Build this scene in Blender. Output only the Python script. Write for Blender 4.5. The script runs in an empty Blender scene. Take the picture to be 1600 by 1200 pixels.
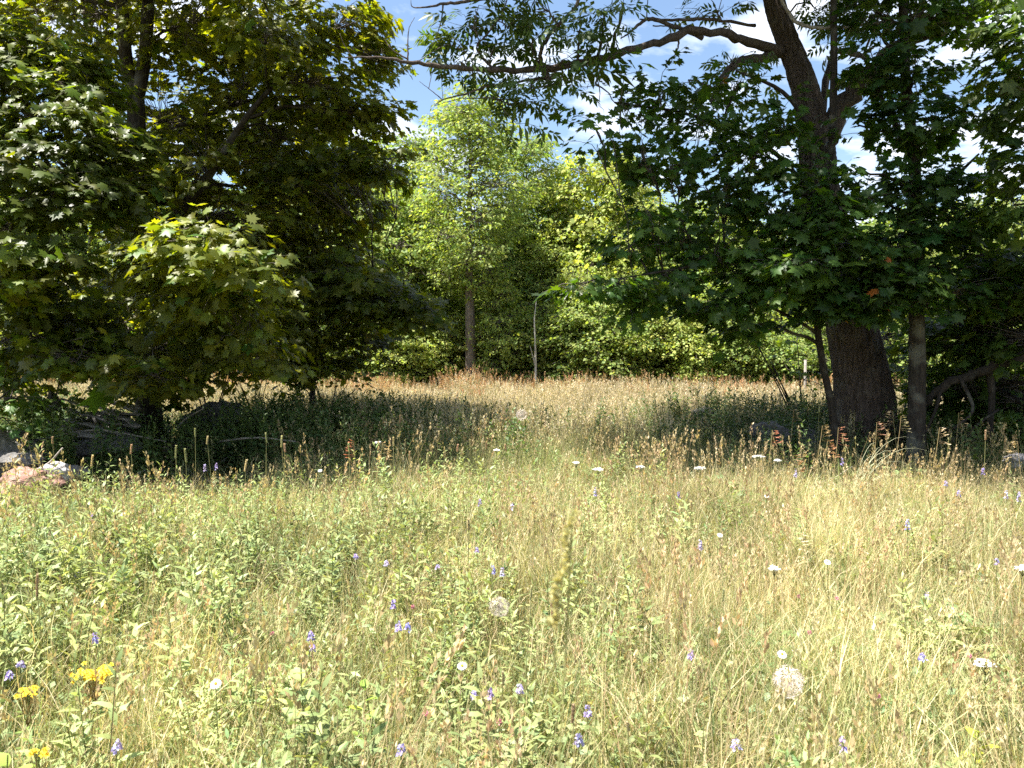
import bpy, math, random
import numpy as np
from mathutils import Vector, Matrix

rng = np.random.default_rng(11)
random.seed(11)
SC = bpy.context.scene
COL = SC.collection
R = math.radians

# ------------------------------------------------------------------ camera
EYE = 1.6; F = 1250.0; PITCH = math.atan(45/F)
cam_d = bpy.data.cameras.new('camera'); cam = bpy.data.objects.new('camera', cam_d); COL.objects.link(cam)
cam.location = (0, 0, EYE); cam.rotation_euler = (math.pi/2 - PITCH, 0, 0)
cam_d.sensor_width = 36; cam_d.lens = 36*F/1600; cam_d.clip_start = 0.05; cam_d.clip_end = 3000
cam_d.dof.use_dof = True; cam_d.dof.focus_distance = 9.0; cam_d.dof.aperture_fstop = 8.0
SC.camera = cam

# ------------------------------------------------------------------ light, sky, exposure
SUN = Vector((-0.80, -0.16, 0)).normalized()*math.cos(R(67)) + Vector((0, 0, math.sin(R(67))))
sun_d = bpy.data.lights.new('sun', 'SUN'); sun = bpy.data.objects.new('sun', sun_d); COL.objects.link(sun)
sun_d.energy = 5.0; sun_d.angle = R(0.53); sun_d.color = (1.0, 0.955, 0.87)
sun.rotation_euler = SUN.to_track_quat('Z', 'Y').to_euler(); sun.location = (-20, -10, 40)

def setup_world():
    w = bpy.data.worlds.new('World'); SC.world = w; w.use_nodes = True
    nt = w.node_tree; nt.nodes.clear(); N = nt.nodes.new; L = nt.links.new
    out = N('ShaderNodeOutputWorld'); bg = N('ShaderNodeBackground'); bg.inputs['Strength'].default_value = 0.056
    sky = N('ShaderNodeTexSky'); sky.sky_type = 'NISHITA'; sky.sun_disc = False
    sky.sun_elevation = math.asin(SUN.z); sky.sun_rotation = math.atan2(SUN.x, SUN.y)
    sky.air_density = 1.1; sky.dust_density = 0.6; sky.ozone_density = 1.6
    tc = N('ShaderNodeTexCoord'); sep = N('ShaderNodeSeparateXYZ'); L(tc.outputs['Generated'], sep.inputs[0])
    mx = N('ShaderNodeMath'); mx.operation = 'MAXIMUM'; L(sep.outputs['Z'], mx.inputs[0]); mx.inputs[1].default_value = 0.0
    ad = N('ShaderNodeMath'); ad.operation = 'ADD'; L(mx.outputs[0], ad.inputs[0]); ad.inputs[1].default_value = 0.12
    dx = N('ShaderNodeMath'); dx.operation = 'DIVIDE'; L(sep.outputs['X'], dx.inputs[0]); L(ad.outputs[0], dx.inputs[1])
    dy = N('ShaderNodeMath'); dy.operation = 'DIVIDE'; L(sep.outputs['Y'], dy.inputs[0]); L(ad.outputs[0], dy.inputs[1])
    cmb = N('ShaderNodeCombineXYZ'); L(dx.outputs[0], cmb.inputs[0]); L(dy.outputs[0], cmb.inputs[1]); cmb.inputs[2].default_value = 3.7
    n1 = N('ShaderNodeTexNoise'); n1.inputs['Scale'].default_value = 2.6; n1.inputs['Detail'].default_value = 9
    n1.inputs['Roughness'].default_value = 0.56; n1.inputs['Distortion'].default_value = 0.25
    L(cmb.outputs[0], n1.inputs['Vector'])
    cr = N('ShaderNodeValToRGB'); cr.color_ramp.elements[0].position = 0.475; cr.color_ramp.elements[1].position = 0.67
    L(n1.outputs['Fac'], cr.inputs[0])
    mix = N('ShaderNodeMix'); mix.data_type = 'RGBA'; L(cr.outputs[0], mix.inputs['Factor'])
    L(sky.outputs[0], mix.inputs[6]); mix.inputs[7].default_value = (7.6, 7.8, 8.3, 1)
    L(mix.outputs[2], bg.inputs['Color']); L(bg.outputs[0], out.inputs[0])
setup_world()
SC.view_settings.view_transform = 'Standard'; SC.view_settings.look = 'None'
SC.view_settings.gamma = 1.0; SC.view_settings.exposure = 2.03
SC.view_settings.use_curve_mapping = False
cy = SC.cycles
cy.max_bounces = 7; cy.diffuse_bounces = 4; cy.glossy_bounces = 2; cy.transmission_bounces = 4; cy.transparent_max_bounces = 4
cy.use_adaptive_sampling = True; cy.adaptive_threshold = 0.014
cy.use_denoising = False
cy.sample_clamp_indirect = 6.0

# ------------------------------------------------------------------ helpers
FWD = np.array([0, math.cos(PITCH), -math.sin(PITCH)]); UP = np.array([0, math.sin(PITCH), math.cos(PITCH)])
def ray(px, py):
    return FWD + np.array([1., 0, 0])*(px-800)/F + UP*(600-py)/F
def P(px, py, D):
    d = ray(px, py); return np.array([0, 0, EYE]) + d*(D/d[1])
def PH(px, py, h):                      # point on the pixel's ray at height h
    d = ray(px, py); t = (h-EYE)/d[2]; return np.array([0, 0, EYE]) + d*t
def project(p):
    q = np.asarray(p) - np.array([0, 0, EYE]); dep = q@FWD; dep = np.where(dep < .05, .05, dep)
    return 800 + F*q[..., 0]/dep, 600 - F*(q@UP)/dep, dep
def gz(x, y):
    x = np.asarray(x, float); y = np.asarray(y, float)
    return (0.045*np.sin(x*.9+.5)*np.sin(y*.7+1) + 0.05*np.sin(x*.31+2+y*.22) + 0.10*np.exp(-((x+5)**2/9+(y-12)**2/8)))
def fn(x, y, s=1.0, k=0):
    x = np.asarray(x, float)/s; y = np.asarray(y, float)/s
    return (np.sin(1.7*x+.9*y+k)+np.sin(-1.1*x+2.3*y+1.3*k+2)+.7*np.sin(3.9*x+1.9*y+k*2.1)+.6*np.sin(-2.7*x+4.3*y+k+5))/3.3
def nrm(v): return v/np.maximum(np.linalg.norm(v, axis=-1, keepdims=True), 1e-9)

class Geo:
    def __init__(s): s.V = []; s.Fc = []; s.C = []; s.n = 0
    def add(s, V, Fc, C):
        V = np.asarray(V, float).reshape(-1, 3); C = np.broadcast_to(np.asarray(C, float), (len(V), 3))
        s.V.append(V); s.Fc.append(np.asarray(Fc).reshape(-1, 3)+s.n); s.C.append(C); s.n += len(V)
    def mesh(s, name, mat, smooth=False):
        V = np.concatenate(s.V) if s.V else np.zeros((0, 3)); T = np.concatenate(s.Fc) if s.Fc else np.zeros((0, 3), int)
        C = np.concatenate(s.C) if s.C else np.zeros((0, 3))
        me = bpy.data.meshes.new(name); me.vertices.add(len(V)); me.vertices.foreach_set('co', V.astype(np.float32).ravel())
        me.loops.add(len(T)*3); me.loops.foreach_set('vertex_index', T.astype(np.int32).ravel())
        me.polygons.add(len(T)); me.polygons.foreach_set('loop_start', np.arange(0, len(T)*3, 3, dtype=np.int32))
        if smooth: me.polygons.foreach_set('use_smooth', np.ones(len(T), bool))
        me.update(calc_edges=True)
        a = me.color_attributes.new('col', 'FLOAT_COLOR', 'POINT')
        a.data.foreach_set('color', np.concatenate([C, np.ones((len(C), 1))], 1).astype(np.float32).ravel())
        me.materials.append(mat); return me
    def obj(s, name, mat, parent=None, smooth=False, stuff=False):
        o = bpy.data.objects.new(name, s.mesh(name, mat, smooth)); COL.objects.link(o)
        if parent is not None: o.parent = parent; o.matrix_parent_inverse = Matrix.Translation(-parent.location) if parent.location.length else Matrix.Identity(4)
        if stuff: o['kind'] = 'stuff'
        return o

def tube(g, pts, rad, sides=6, col=(.1, .08, .06), cap=True, rough=0, seed=0):
    pts = np.asarray(pts, float); rad = np.asarray(rad, float); n = len(pts)
    t = nrm(np.gradient(pts, axis=0)); ref = np.array([0.31, .17, 1.]) if abs(t[0][2]) < .8 else np.array([1., .2, .1])
    u = nrm(np.cross(t, ref)); v = np.cross(t, u)
    a = np.linspace(0, 2*np.pi, sides, endpoint=False)
    rr = rad[:, None]*np.ones((1, sides))
    if rough: rr = rr*(1+rough*np.random.default_rng(seed).uniform(-1, 1, rr.shape))
    V = pts[:, None]+rr[..., None]*(np.cos(a)[None, :, None]*u[:, None]+np.sin(a)[None, :, None]*v[:, None])
    i = np.arange(n-1)[:, None]*sides; j = np.arange(sides)[None]; k = (j+1) % sides
    A = i+j; B = i+k; C_ = i+sides+k; D_ = i+sides+j
    T = np.concatenate([np.stack([A, B, C_], -1).reshape(-1, 3), np.stack([A, C_, D_], -1).reshape(-1, 3)])
    V = V.reshape(-1, 3)
    if cap:
        V = np.concatenate([V, pts[-1:], pts[:1]]); e = (n-1)*sides; jj = np.arange(sides); kk = (jj+1) % sides
        T = np.concatenate([T, np.stack([e+jj, e+kk, np.full(sides, n*sides)], -1), np.stack([kk, jj, np.full(sides, n*sides+1)], -1)])
    g.add(V, T, col)

def twigs(g, p0, p1, r0, r1, col, sag=0.0, sides=3):
    """many thin two-segment twigs at once"""
    n = len(p0)
    if n == 0: return
    mid = (p0+p1)/2; L = np.linalg.norm(p1-p0, axis=1, keepdims=True)
    mid = mid+rng.normal(0, .06, (n, 3))*L + np.array([0, 0, 1.])*sag*L
    t = nrm(p1-p0); u = nrm(np.cross(t, np.array([.3, .5, .81]))); v = np.cross(t, u)
    r0 = np.broadcast_to(np.asarray(r0, float), (n,)); r1 = np.broadcast_to(np.asarray(r1, float), (n,))
    V = np.zeros((n, 3, sides, 3)); a = np.linspace(0, 2*np.pi, sides, endpoint=False)
    for s, (p, r) in enumerate(((p0, r0), (mid, (r0+r1)/2), (p1, r1))):
        V[:, s] = p[:, None]+r[:, None, None]*(np.cos(a)[None, :, None]*u[:, None]+np.sin(a)[None, :, None]*v[:, None])
    base = (np.arange(n)*3*sides)[:, None]
    T = []
    for s in range(2):
        for j in range(sides):
            k = (j+1) % sides; T += [(s*sides+j, s*sides+k, (s+1)*sides+k), (s*sides+j, (s+1)*sides+k, (s+1)*sides+j)]
    T = np.array(T); T = (base[..., None]+T[None]).reshape(-1, 3)
    g.add(V.reshape(-1, 3), T, col)

def bez(p0, p1, p2, n):
    t = np.linspace(0, 1, n)[:, None]; return (1-t)**2*np.asarray(p0)+2*t*(1-t)*np.asarray(p1)+t*t*np.asarray(p2)
def smooth_path(pts, n):
    """Catmull-Rom through rows (x,y,z,r)"""
    p = np.asarray(pts, float); p = np.vstack([2*p[0]-p[1], p, 2*p[-1]-p[-2]]); m = len(p)-3; out = []
    for q in np.linspace(0, m-1e-6, n):
        i = int(q); t = q-i; a, b, c, d = p[i:i+4]
        out.append(.5*((2*b)+(-a+c)*t+(2*a-5*b+4*c-d)*t*t+(-a+3*b-3*c+d)*t**3))
    return np.array(out)

# leaf templates: x = tip direction, y = width, z = normal ; (verts, tris)
def tmpl_maple():
    half = [(-.06, .10), (-.04, .30), (.17, .24), (.20, .50), (.33, .30), (.52, .56), (.56, .36), (.70, .34), (.60, .17)]
    pts = [(0, 0)]+half+[(1.0, 0)]+[(x, -y) for x, y in reversed(half)]
    V = [(x, y, -.16*abs(y)-.14*max(0, x-.4)**1.5*2) for x, y in pts]; V.append((.30, 0, .06)); c = len(V)-1; n = c
    return np.array(V), np.array([(c, i, (i+1) % n) for i in range(n)])
def tmpl_maple_lo():
    half = [(-.05, .28), (.22, .46), (.35, .28), (.58, .50), (.60, .2)]
    pts = [(0, 0)]+half+[(1.0, 0)]+[(x, -y) for x, y in reversed(half)]
    V = [(x, y, -.15*abs(y)-.1*x) for x, y in pts]; n = len(V)
    T = [(0, 1, 2), (0, 2, 3), (0, 3, 5), (3, 4, 5), (0, 5, 6), (0, 6, 7), (7, 8, 9), (0, 7, 9), (0, 9, 10), (0, 10, 11)]
    return np.array(V), np.array(T)
def tmpl_diamond(w=.32):
    return np.array([(0, 0, 0), (.45, w, -.05), (1, 0, -.18), (.45, -w, -.05)]), np.array([(0, 1, 2), (0, 2, 3)])
def tmpl_lance(w=.13):
    return np.array([(0, 0, 0), (.3, w, .03), (.3, -w, .03), (.65, w*.8, -.02), (.65, -w*.8, -.02), (1, 0, -.16)]), \
        np.array([(0, 1, 2), (1, 3, 4), (1, 4, 2), (3, 5, 4)])
def tmpl_ash():                           # compound leaf, seven drooping leaflets
    V = []; T = []
    for k, (bx, an) in enumerate([(.28, 62), (.28, -62), (.5, 52), (.5, -52), (.7, 42), (.7, -42), (.8, 0)]):
        L = .42; a = R(an); d = np.array([math.cos(a), math.sin(a)]); s = np.array([-d[1], d[0]])*.085
        b = np.array([bx, 0]); dz = -.10-.10*(k % 3 == 0)
        q = [(*b, 0), (*(b+d*L*.45+s), dz*.3), (*(b+d*L), dz), (*(b+d*L*.45-s), dz*.3)]
        n = len(V); V += q; T += [(n, n+1, n+2), (n, n+2, n+3)]
    n = len(V); V += [(0, .008, 0), (0, -.008, 0), (.82, 0, 0)]; T.append((n, n+1, n+2))
    return np.array(V), np.array(T)
MAPLE, MAPLE_LO, DIA, LANCE, ASH = tmpl_maple(), tmpl_maple_lo(), tmpl_diamond(), tmpl_lance(), tmpl_ash()

def frames(tip, normal):
    x = nrm(tip); z = normal-(normal*x).sum(1, keepdims=True)*x; z = nrm(z); y = np.cross(z, x); return x, y, z
def put_leaves(g, pos, tip, normal, size, tmpl, col):
    n = len(pos)
    if n == 0: return
    TV, TT = tmpl; x, y, z = frames(tip, normal); size = np.broadcast_to(size, (n,))
    V = pos[:, None]+size[:, None, None]*(TV[None, :, 0, None]*x[:, None]+TV[None, :, 1, None]*y[:, None]+TV[None, :, 2, None]*z[:, None])
    T = (np.arange(n)*len(TV))[:, None, None]+TT[None]
    C = np.repeat(np.broadcast_to(col, (n, 3)), len(TV), axis=0)
    g.add(V.reshape(-1, 3), T.reshape(-1, 3), C)
def vary(base, n, v=.25, hue=.12):
    base = np.asarray(base, float); m = np.exp(rng.normal(0, v, (n, 1))); h = rng.normal(0, hue, (n, 1))
    return np.clip(base*m*np.concatenate([1+h, np.ones((n, 1)), 1-h*.5], 1), .004, .85)

# ------------------------------------------------------------------ materials
def new_mat(name):
    m = bpy.data.materials.new(name); m.use_nodes = True; nt = m.node_tree; nt.nodes.clear()
    return m, nt, nt.nodes.new, nt.links.new
def leaf_mat(name, trans=.4, tcol=(1.9, 1.7, .55), rough=.5, spec=.35, patch=.35, gain=1.0):
    m, nt, N, L = new_mat(name)
    out = N('ShaderNodeOutputMaterial'); at = N('ShaderNodeAttribute'); at.attribute_name = 'col'
    gm = N('ShaderNodeNewGeometry'); no = N('ShaderNodeTexNoise'); no.inputs['Scale'].default_value = .9; no.inputs['Detail'].default_value = 3
    L(gm.outputs['Position'], no.inputs['Vector'])
    oi = N('ShaderNodeObjectInfo')
    a1 = N('ShaderNodeMapRange'); L(no.outputs['Fac'], a1.inputs[0]); a1.inputs[1].default_value = .3; a1.inputs[2].default_value = .7
    a1.inputs[3].default_value = (1-patch)*gain; a1.inputs[4].default_value = (1+patch)*gain
    a2 = N('ShaderNodeMapRange'); L(oi.outputs['Random'], a2.inputs[0]); a2.inputs[3].default_value = .82; a2.inputs[4].default_value = 1.18
    mm = N('ShaderNodeMath'); mm.operation = 'MULTIPLY'; L(a1.outputs[0], mm.inputs[0]); L(a2.outputs[0], mm.inputs[1])
    hs = N('ShaderNodeHueSaturation'); L(at.outputs['Color'], hs.inputs['Color']); L(mm.outputs[0], hs.inputs['Value'])
    hr = N('ShaderNodeMapRange'); L(oi.outputs['Random'], hr.inputs[0]); hr.inputs[3].default_value = .515; hr.inputs[4].default_value = .485
    L(hr.outputs[0], hs.inputs['Hue'])
    pb = N('ShaderNodeBsdfPrincipled'); L(hs.outputs[0], pb.inputs['Base Color']); pb.inputs['Roughness'].default_value = rough
    pb.inputs['Specular IOR Level'].default_value = spec
    if trans > 0:
        tr = N('ShaderNodeBsdfTranslucent'); mu = N('ShaderNodeMix'); mu.data_type = 'RGBA'; mu.blend_type = 'MULTIPLY'
        mu.clamp_result = True
        mu.inputs['Factor'].default_value = 1; L(hs.outputs[0], mu.inputs[6]); mu.inputs[7].default_value = (*tcol, 1)
        L(mu.outputs[2], tr.inputs['Color']); ms = N('ShaderNodeMixShader'); ms.inputs[0].default_value = trans
        L(pb.outputs[0], ms.inputs[1]); L(tr.outputs[0], ms.inputs[2]); L(ms.outputs[0], out.inputs[0])
    else: L(pb.outputs[0], out.inputs[0])
    return m
M_MAPLE = leaf_mat('maple_leaf', .45, (2.6, 2.4, .3), .45, .3)
M_FAR = leaf_mat('far_leaf', .45, (1.9, 1.9, .6), .55, .15, .2, 1.42)  # leaf colour brightened by gain in place of more sun on the wood edge
M_ASHL = leaf_mat('ash_leaf', .4, (2.1, 1.9, .5), .45, .3)
M_GRASS = leaf_mat('grass_blade', .35, (1.25, 1.2, .7), .5, .3, .22)
M_FLOWER = leaf_mat('petal', .3, (1.1, 1.1, 1.1), .6, .2, .05)

def bark_mat(name, c1, c2, scale=(14, 14, 2.2), bump=.6, lich=.0, rough=.9):
    m, nt, N, L = new_mat(name)
    out = N('ShaderNodeOutputMaterial'); pb = N('ShaderNodeBsdfPrincipled'); tc = N('ShaderNodeTexCoord'); mp = N('ShaderNodeMapping')
    L(tc.outputs['Object'], mp.inputs[0]); mp.inputs['Scale'].default_value = scale
    n1 = N('ShaderNodeTexNoise'); n1.inputs['Scale'].default_value = 1.6; n1.inputs['Detail'].default_value = 8; n1.inputs['Roughness'].default_value = .65
    n1.inputs['Distortion'].default_value = .8; L(mp.outputs[0], n1.inputs['Vector'])
    cr = N('ShaderNodeValToRGB'); cr.color_ramp.elements[0].position = .32; cr.color_ramp.elements[1].position = .68
    cr.color_ramp.elements[0].color = (*c1, 1); cr.color_ramp.elements[1].color = (*c2, 1); L(n1.outputs['Fac'], cr.inputs[0])
    last = cr.outputs[0]
    if lich:
        n2 = N('ShaderNodeTexNoise'); n2.inputs['Scale'].default_value = 3.5; n2.inputs['Detail'].default_value = 5; L(tc.outputs['Object'], n2.inputs['Vector'])
        c2r = N('ShaderNodeValToRGB'); c2r.color_ramp.elements[0].position = .55; c2r.color_ramp.elements[1].position = .68; L(n2.outputs['Fac'], c2r.inputs[0])
        mu = N('ShaderNodeMath'); mu.operation = 'MULTIPLY'; L(c2r.outputs[0], mu.inputs[0]); mu.inputs[1].default_value = lich
        mx = N('ShaderNodeMix'); mx.data_type = 'RGBA'; L(mu.outputs[0], mx.inputs['Factor']); L(last, mx.inputs[6]); mx.inputs[7].default_value = (.30, .31, .25, 1); last = mx.outputs[2]
    L(last, pb.inputs['Base Color']); pb.inputs['Roughness'].default_value = rough; pb.inputs['Specular IOR Level'].default_value = .2
    b = N('ShaderNodeBump'); b.inputs['Strength'].default_value = bump; b.inputs['Distance'].default_value = .03
    L(n1.outputs['Fac'], b.inputs['Height']); L(b.outputs[0], pb.inputs['Normal']); L(pb.outputs[0], out.inputs[0]); return m
M_ASHBARK = bark_mat('ash_bark', (.035, .026, .021), (.13, .10, .085), (16, 16, 2.0), .9, .15)
M_BARK = bark_mat('maple_bark', (.016, .013, .010), (.06, .048, .038), (16, 16, 3), .6, .25)
M_TWIG = bark_mat('twig_bark', (.06, .05, .045), (.17, .145, .125), (9, 9, 5), .3)
M_DEAD = bark_mat('dead_wood', (.16, .14, .12), (.38, .34, .30), (9, 9, 5), .4)
M_WOOD = bark_mat('weathered_board', (.11, .10, .09), (.33, .30, .27), (2, 30, 30), .4)
M_LITTER = leaf_mat('leaf_litter', 0, rough=.9, spec=.1)

def rock_mat(name, c1, c2, c3, sc=7):
    m, nt, N, L = new_mat(name)
    out = N('ShaderNodeOutputMaterial'); pb = N('ShaderNodeBsdfPrincipled'); tc = N('ShaderNodeTexCoord')
    n1 = N('ShaderNodeTexNoise'); n1.inputs['Scale'].default_value = sc; n1.inputs['Detail'].default_value = 9; n1.inputs['Roughness'].default_value = .7; L(tc.outputs['Object'], n1.inputs['Vector'])
    cr = N('ShaderNodeValToRGB'); e = cr.color_ramp.elements; e[0].position = .3; e[1].position = .7; e[0].color = (*c1, 1); e[1].color = (*c3, 1)
    q = e.new(.5); q.color = (*c2, 1); L(n1.outputs['Fac'], cr.inputs[0])
    v = N('ShaderNodeTexNoise'); v.inputs['Scale'].default_value = 60; v.inputs['Detail'].default_value = 2; L(tc.outputs['Object'], v.inputs['Vector'])
    mr = N('ShaderNodeMapRange'); L(v.outputs['Fac'], mr.inputs[0]); mr.inputs[1].default_value = .35; mr.inputs[2].default_value = .65; mr.inputs[3].default_value = .7; mr.inputs[4].default_value = 1.2
    hs = N('ShaderNodeHueSaturation'); L(cr.outputs[0], hs.inputs['Color']); L(mr.outputs[0], hs.inputs['Value'])
    L(hs.outputs[0], pb.inputs['Base Color']); pb.inputs['Roughness'].default_value = .9; pb.inputs['Specular IOR Level'].default_value = .25
    b = N('ShaderNodeBump'); b.inputs['Strength'].default_value = .7; b.inputs['Distance'].default_value = .04; L(n1.outputs['Fac'], b.inputs['Height']); L(b.outputs[0], pb.inputs['Normal'])
    L(pb.outputs[0], out.inputs[0]); return m
M_ROCK = rock_mat('grey_fieldstone', (.05, .047, .044), (.11, .105, .10), (.2, .195, .19))
M_PINK = rock_mat('pink_granite', (.14, .07, .05), (.27, .15, .12), (.40, .28, .24), 14)
M_PALE = rock_mat('pale_quartz', (.24, .22, .22), (.40, .37, .37), (.55, .52, .51), 8)

def ground_mat():
    m, nt, N, L = new_mat('meadow_soil')
    out = N('ShaderNodeOutputMaterial'); pb = N('ShaderNodeBsdfPrincipled'); gm = N('ShaderNodeNewGeometry')
    n1 = N('ShaderNodeTexNoise'); n1.inputs['Scale'].default_value = 1.1; n1.inputs['Detail'].default_value = 10; n1.inputs['Roughness'].default_value = .7; L(gm.outputs['Position'], n1.inputs['Vector'])
    cr = N('ShaderNodeValToRGB'); e = cr.color_ramp.elements; e[0].position = .35; e[0].color = (.07, .05, .028, 1); e[1].position = .68; e[1].color = (.22, .18, .09, 1)
    q = e.new(.5); q.color = (.10, .10, .04, 1); L(n1.outputs['Fac'], cr.inputs[0])
    n2 = N('ShaderNodeTexNoise'); n2.inputs['Scale'].default_value = 45; n2.inputs['Detail'].default_value = 6; L(gm.outputs['Position'], n2.inputs['Vector'])
    mr = N('ShaderNodeMapRange'); L(n2.outputs['Fac'], mr.inputs[0]); mr.inputs[1].default_value = .3; mr.inputs[2].default_value = .7; mr.inputs[3].default_value = .6; mr.inputs[4].default_value = 1.35
    hs = N('ShaderNodeHueSaturation'); L(cr.outputs[0], hs.inputs['Color']); L(mr.outputs[0], hs.inputs['Value']); L(hs.outputs[0], pb.inputs['Base Color'])
    pb.inputs['Roughness'].default_value = 1; pb.inputs['Specular IOR Level'].default_value = .1
    b = N('ShaderNodeBump'); b.inputs['Strength'].default_value = .8; b.inputs['Distance'].default_value = .04; L(n2.outputs['Fac'], b.inputs['Height']); L(b.outputs[0], pb.inputs['Normal'])
    L(pb.outputs[0], out.inputs[0]); return m
M_GROUND = ground_mat()

def thing(name, label, cat, loc, group=None):
    o = bpy.data.objects.new(name, None); COL.objects.link(o); o.location = loc; o['label'] = label; o['category'] = cat
    o.empty_display_size = .1
    if group: o['group'] = group
    return o
def tag(o, label, cat, group=None):
    o['label'] = label; o['category'] = cat
    if group: o['group'] = group
    return o
def copy_thing(src, loc, rz, sc, label):
    r = src.copy(); COL.objects.link(r); r.location = loc; r.rotation_euler = (0, 0, rz); r.scale = (sc, sc, sc) if np.isscalar(sc) else sc; r['label'] = label
    for ch in src.children:
        c = ch.copy(); COL.objects.link(c); c.parent = r; c.matrix_parent_inverse = ch.matrix_parent_inverse.copy()
        for d in ch.children:
            e = d.copy(); COL.objects.link(e); e.parent = c
    return r

# ------------------------------------------------------------------ ground
def build_ground():
    xs = np.concatenate([[-1500, -400, -120, -60], np.linspace(-32, 32, 130), [60, 120, 400, 1500]])
    ys = np.concatenate([[-300, -60, -20, -6], np.linspace(-4, 46, 110), [70, 130, 400, 1800]])
    X, Y = np.meshgrid(xs, ys); near = (abs(X) < 33) & (Y < 47) & (Y > -5)
    Z = np.where(near, gz(X, Y)+.02*fn(X, Y, .3), 0)
    V = np.stack([X, Y, Z], -1).reshape(-1, 3); nx = len(xs); ny = len(ys)
    i, j = np.meshgrid(np.arange(nx-1), np.arange(ny-1)); a = (j*nx+i).ravel()
    T = np.concatenate([np.stack([a, a+1, a+nx+1], -1), np.stack([a, a+nx+1, a+nx], -1)])
    g = Geo(); g.add(V, T, (.1, .1, .05)); o = g.obj('ground', M_GROUND, smooth=True); o['kind'] = 'structure'
build_ground()

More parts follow.
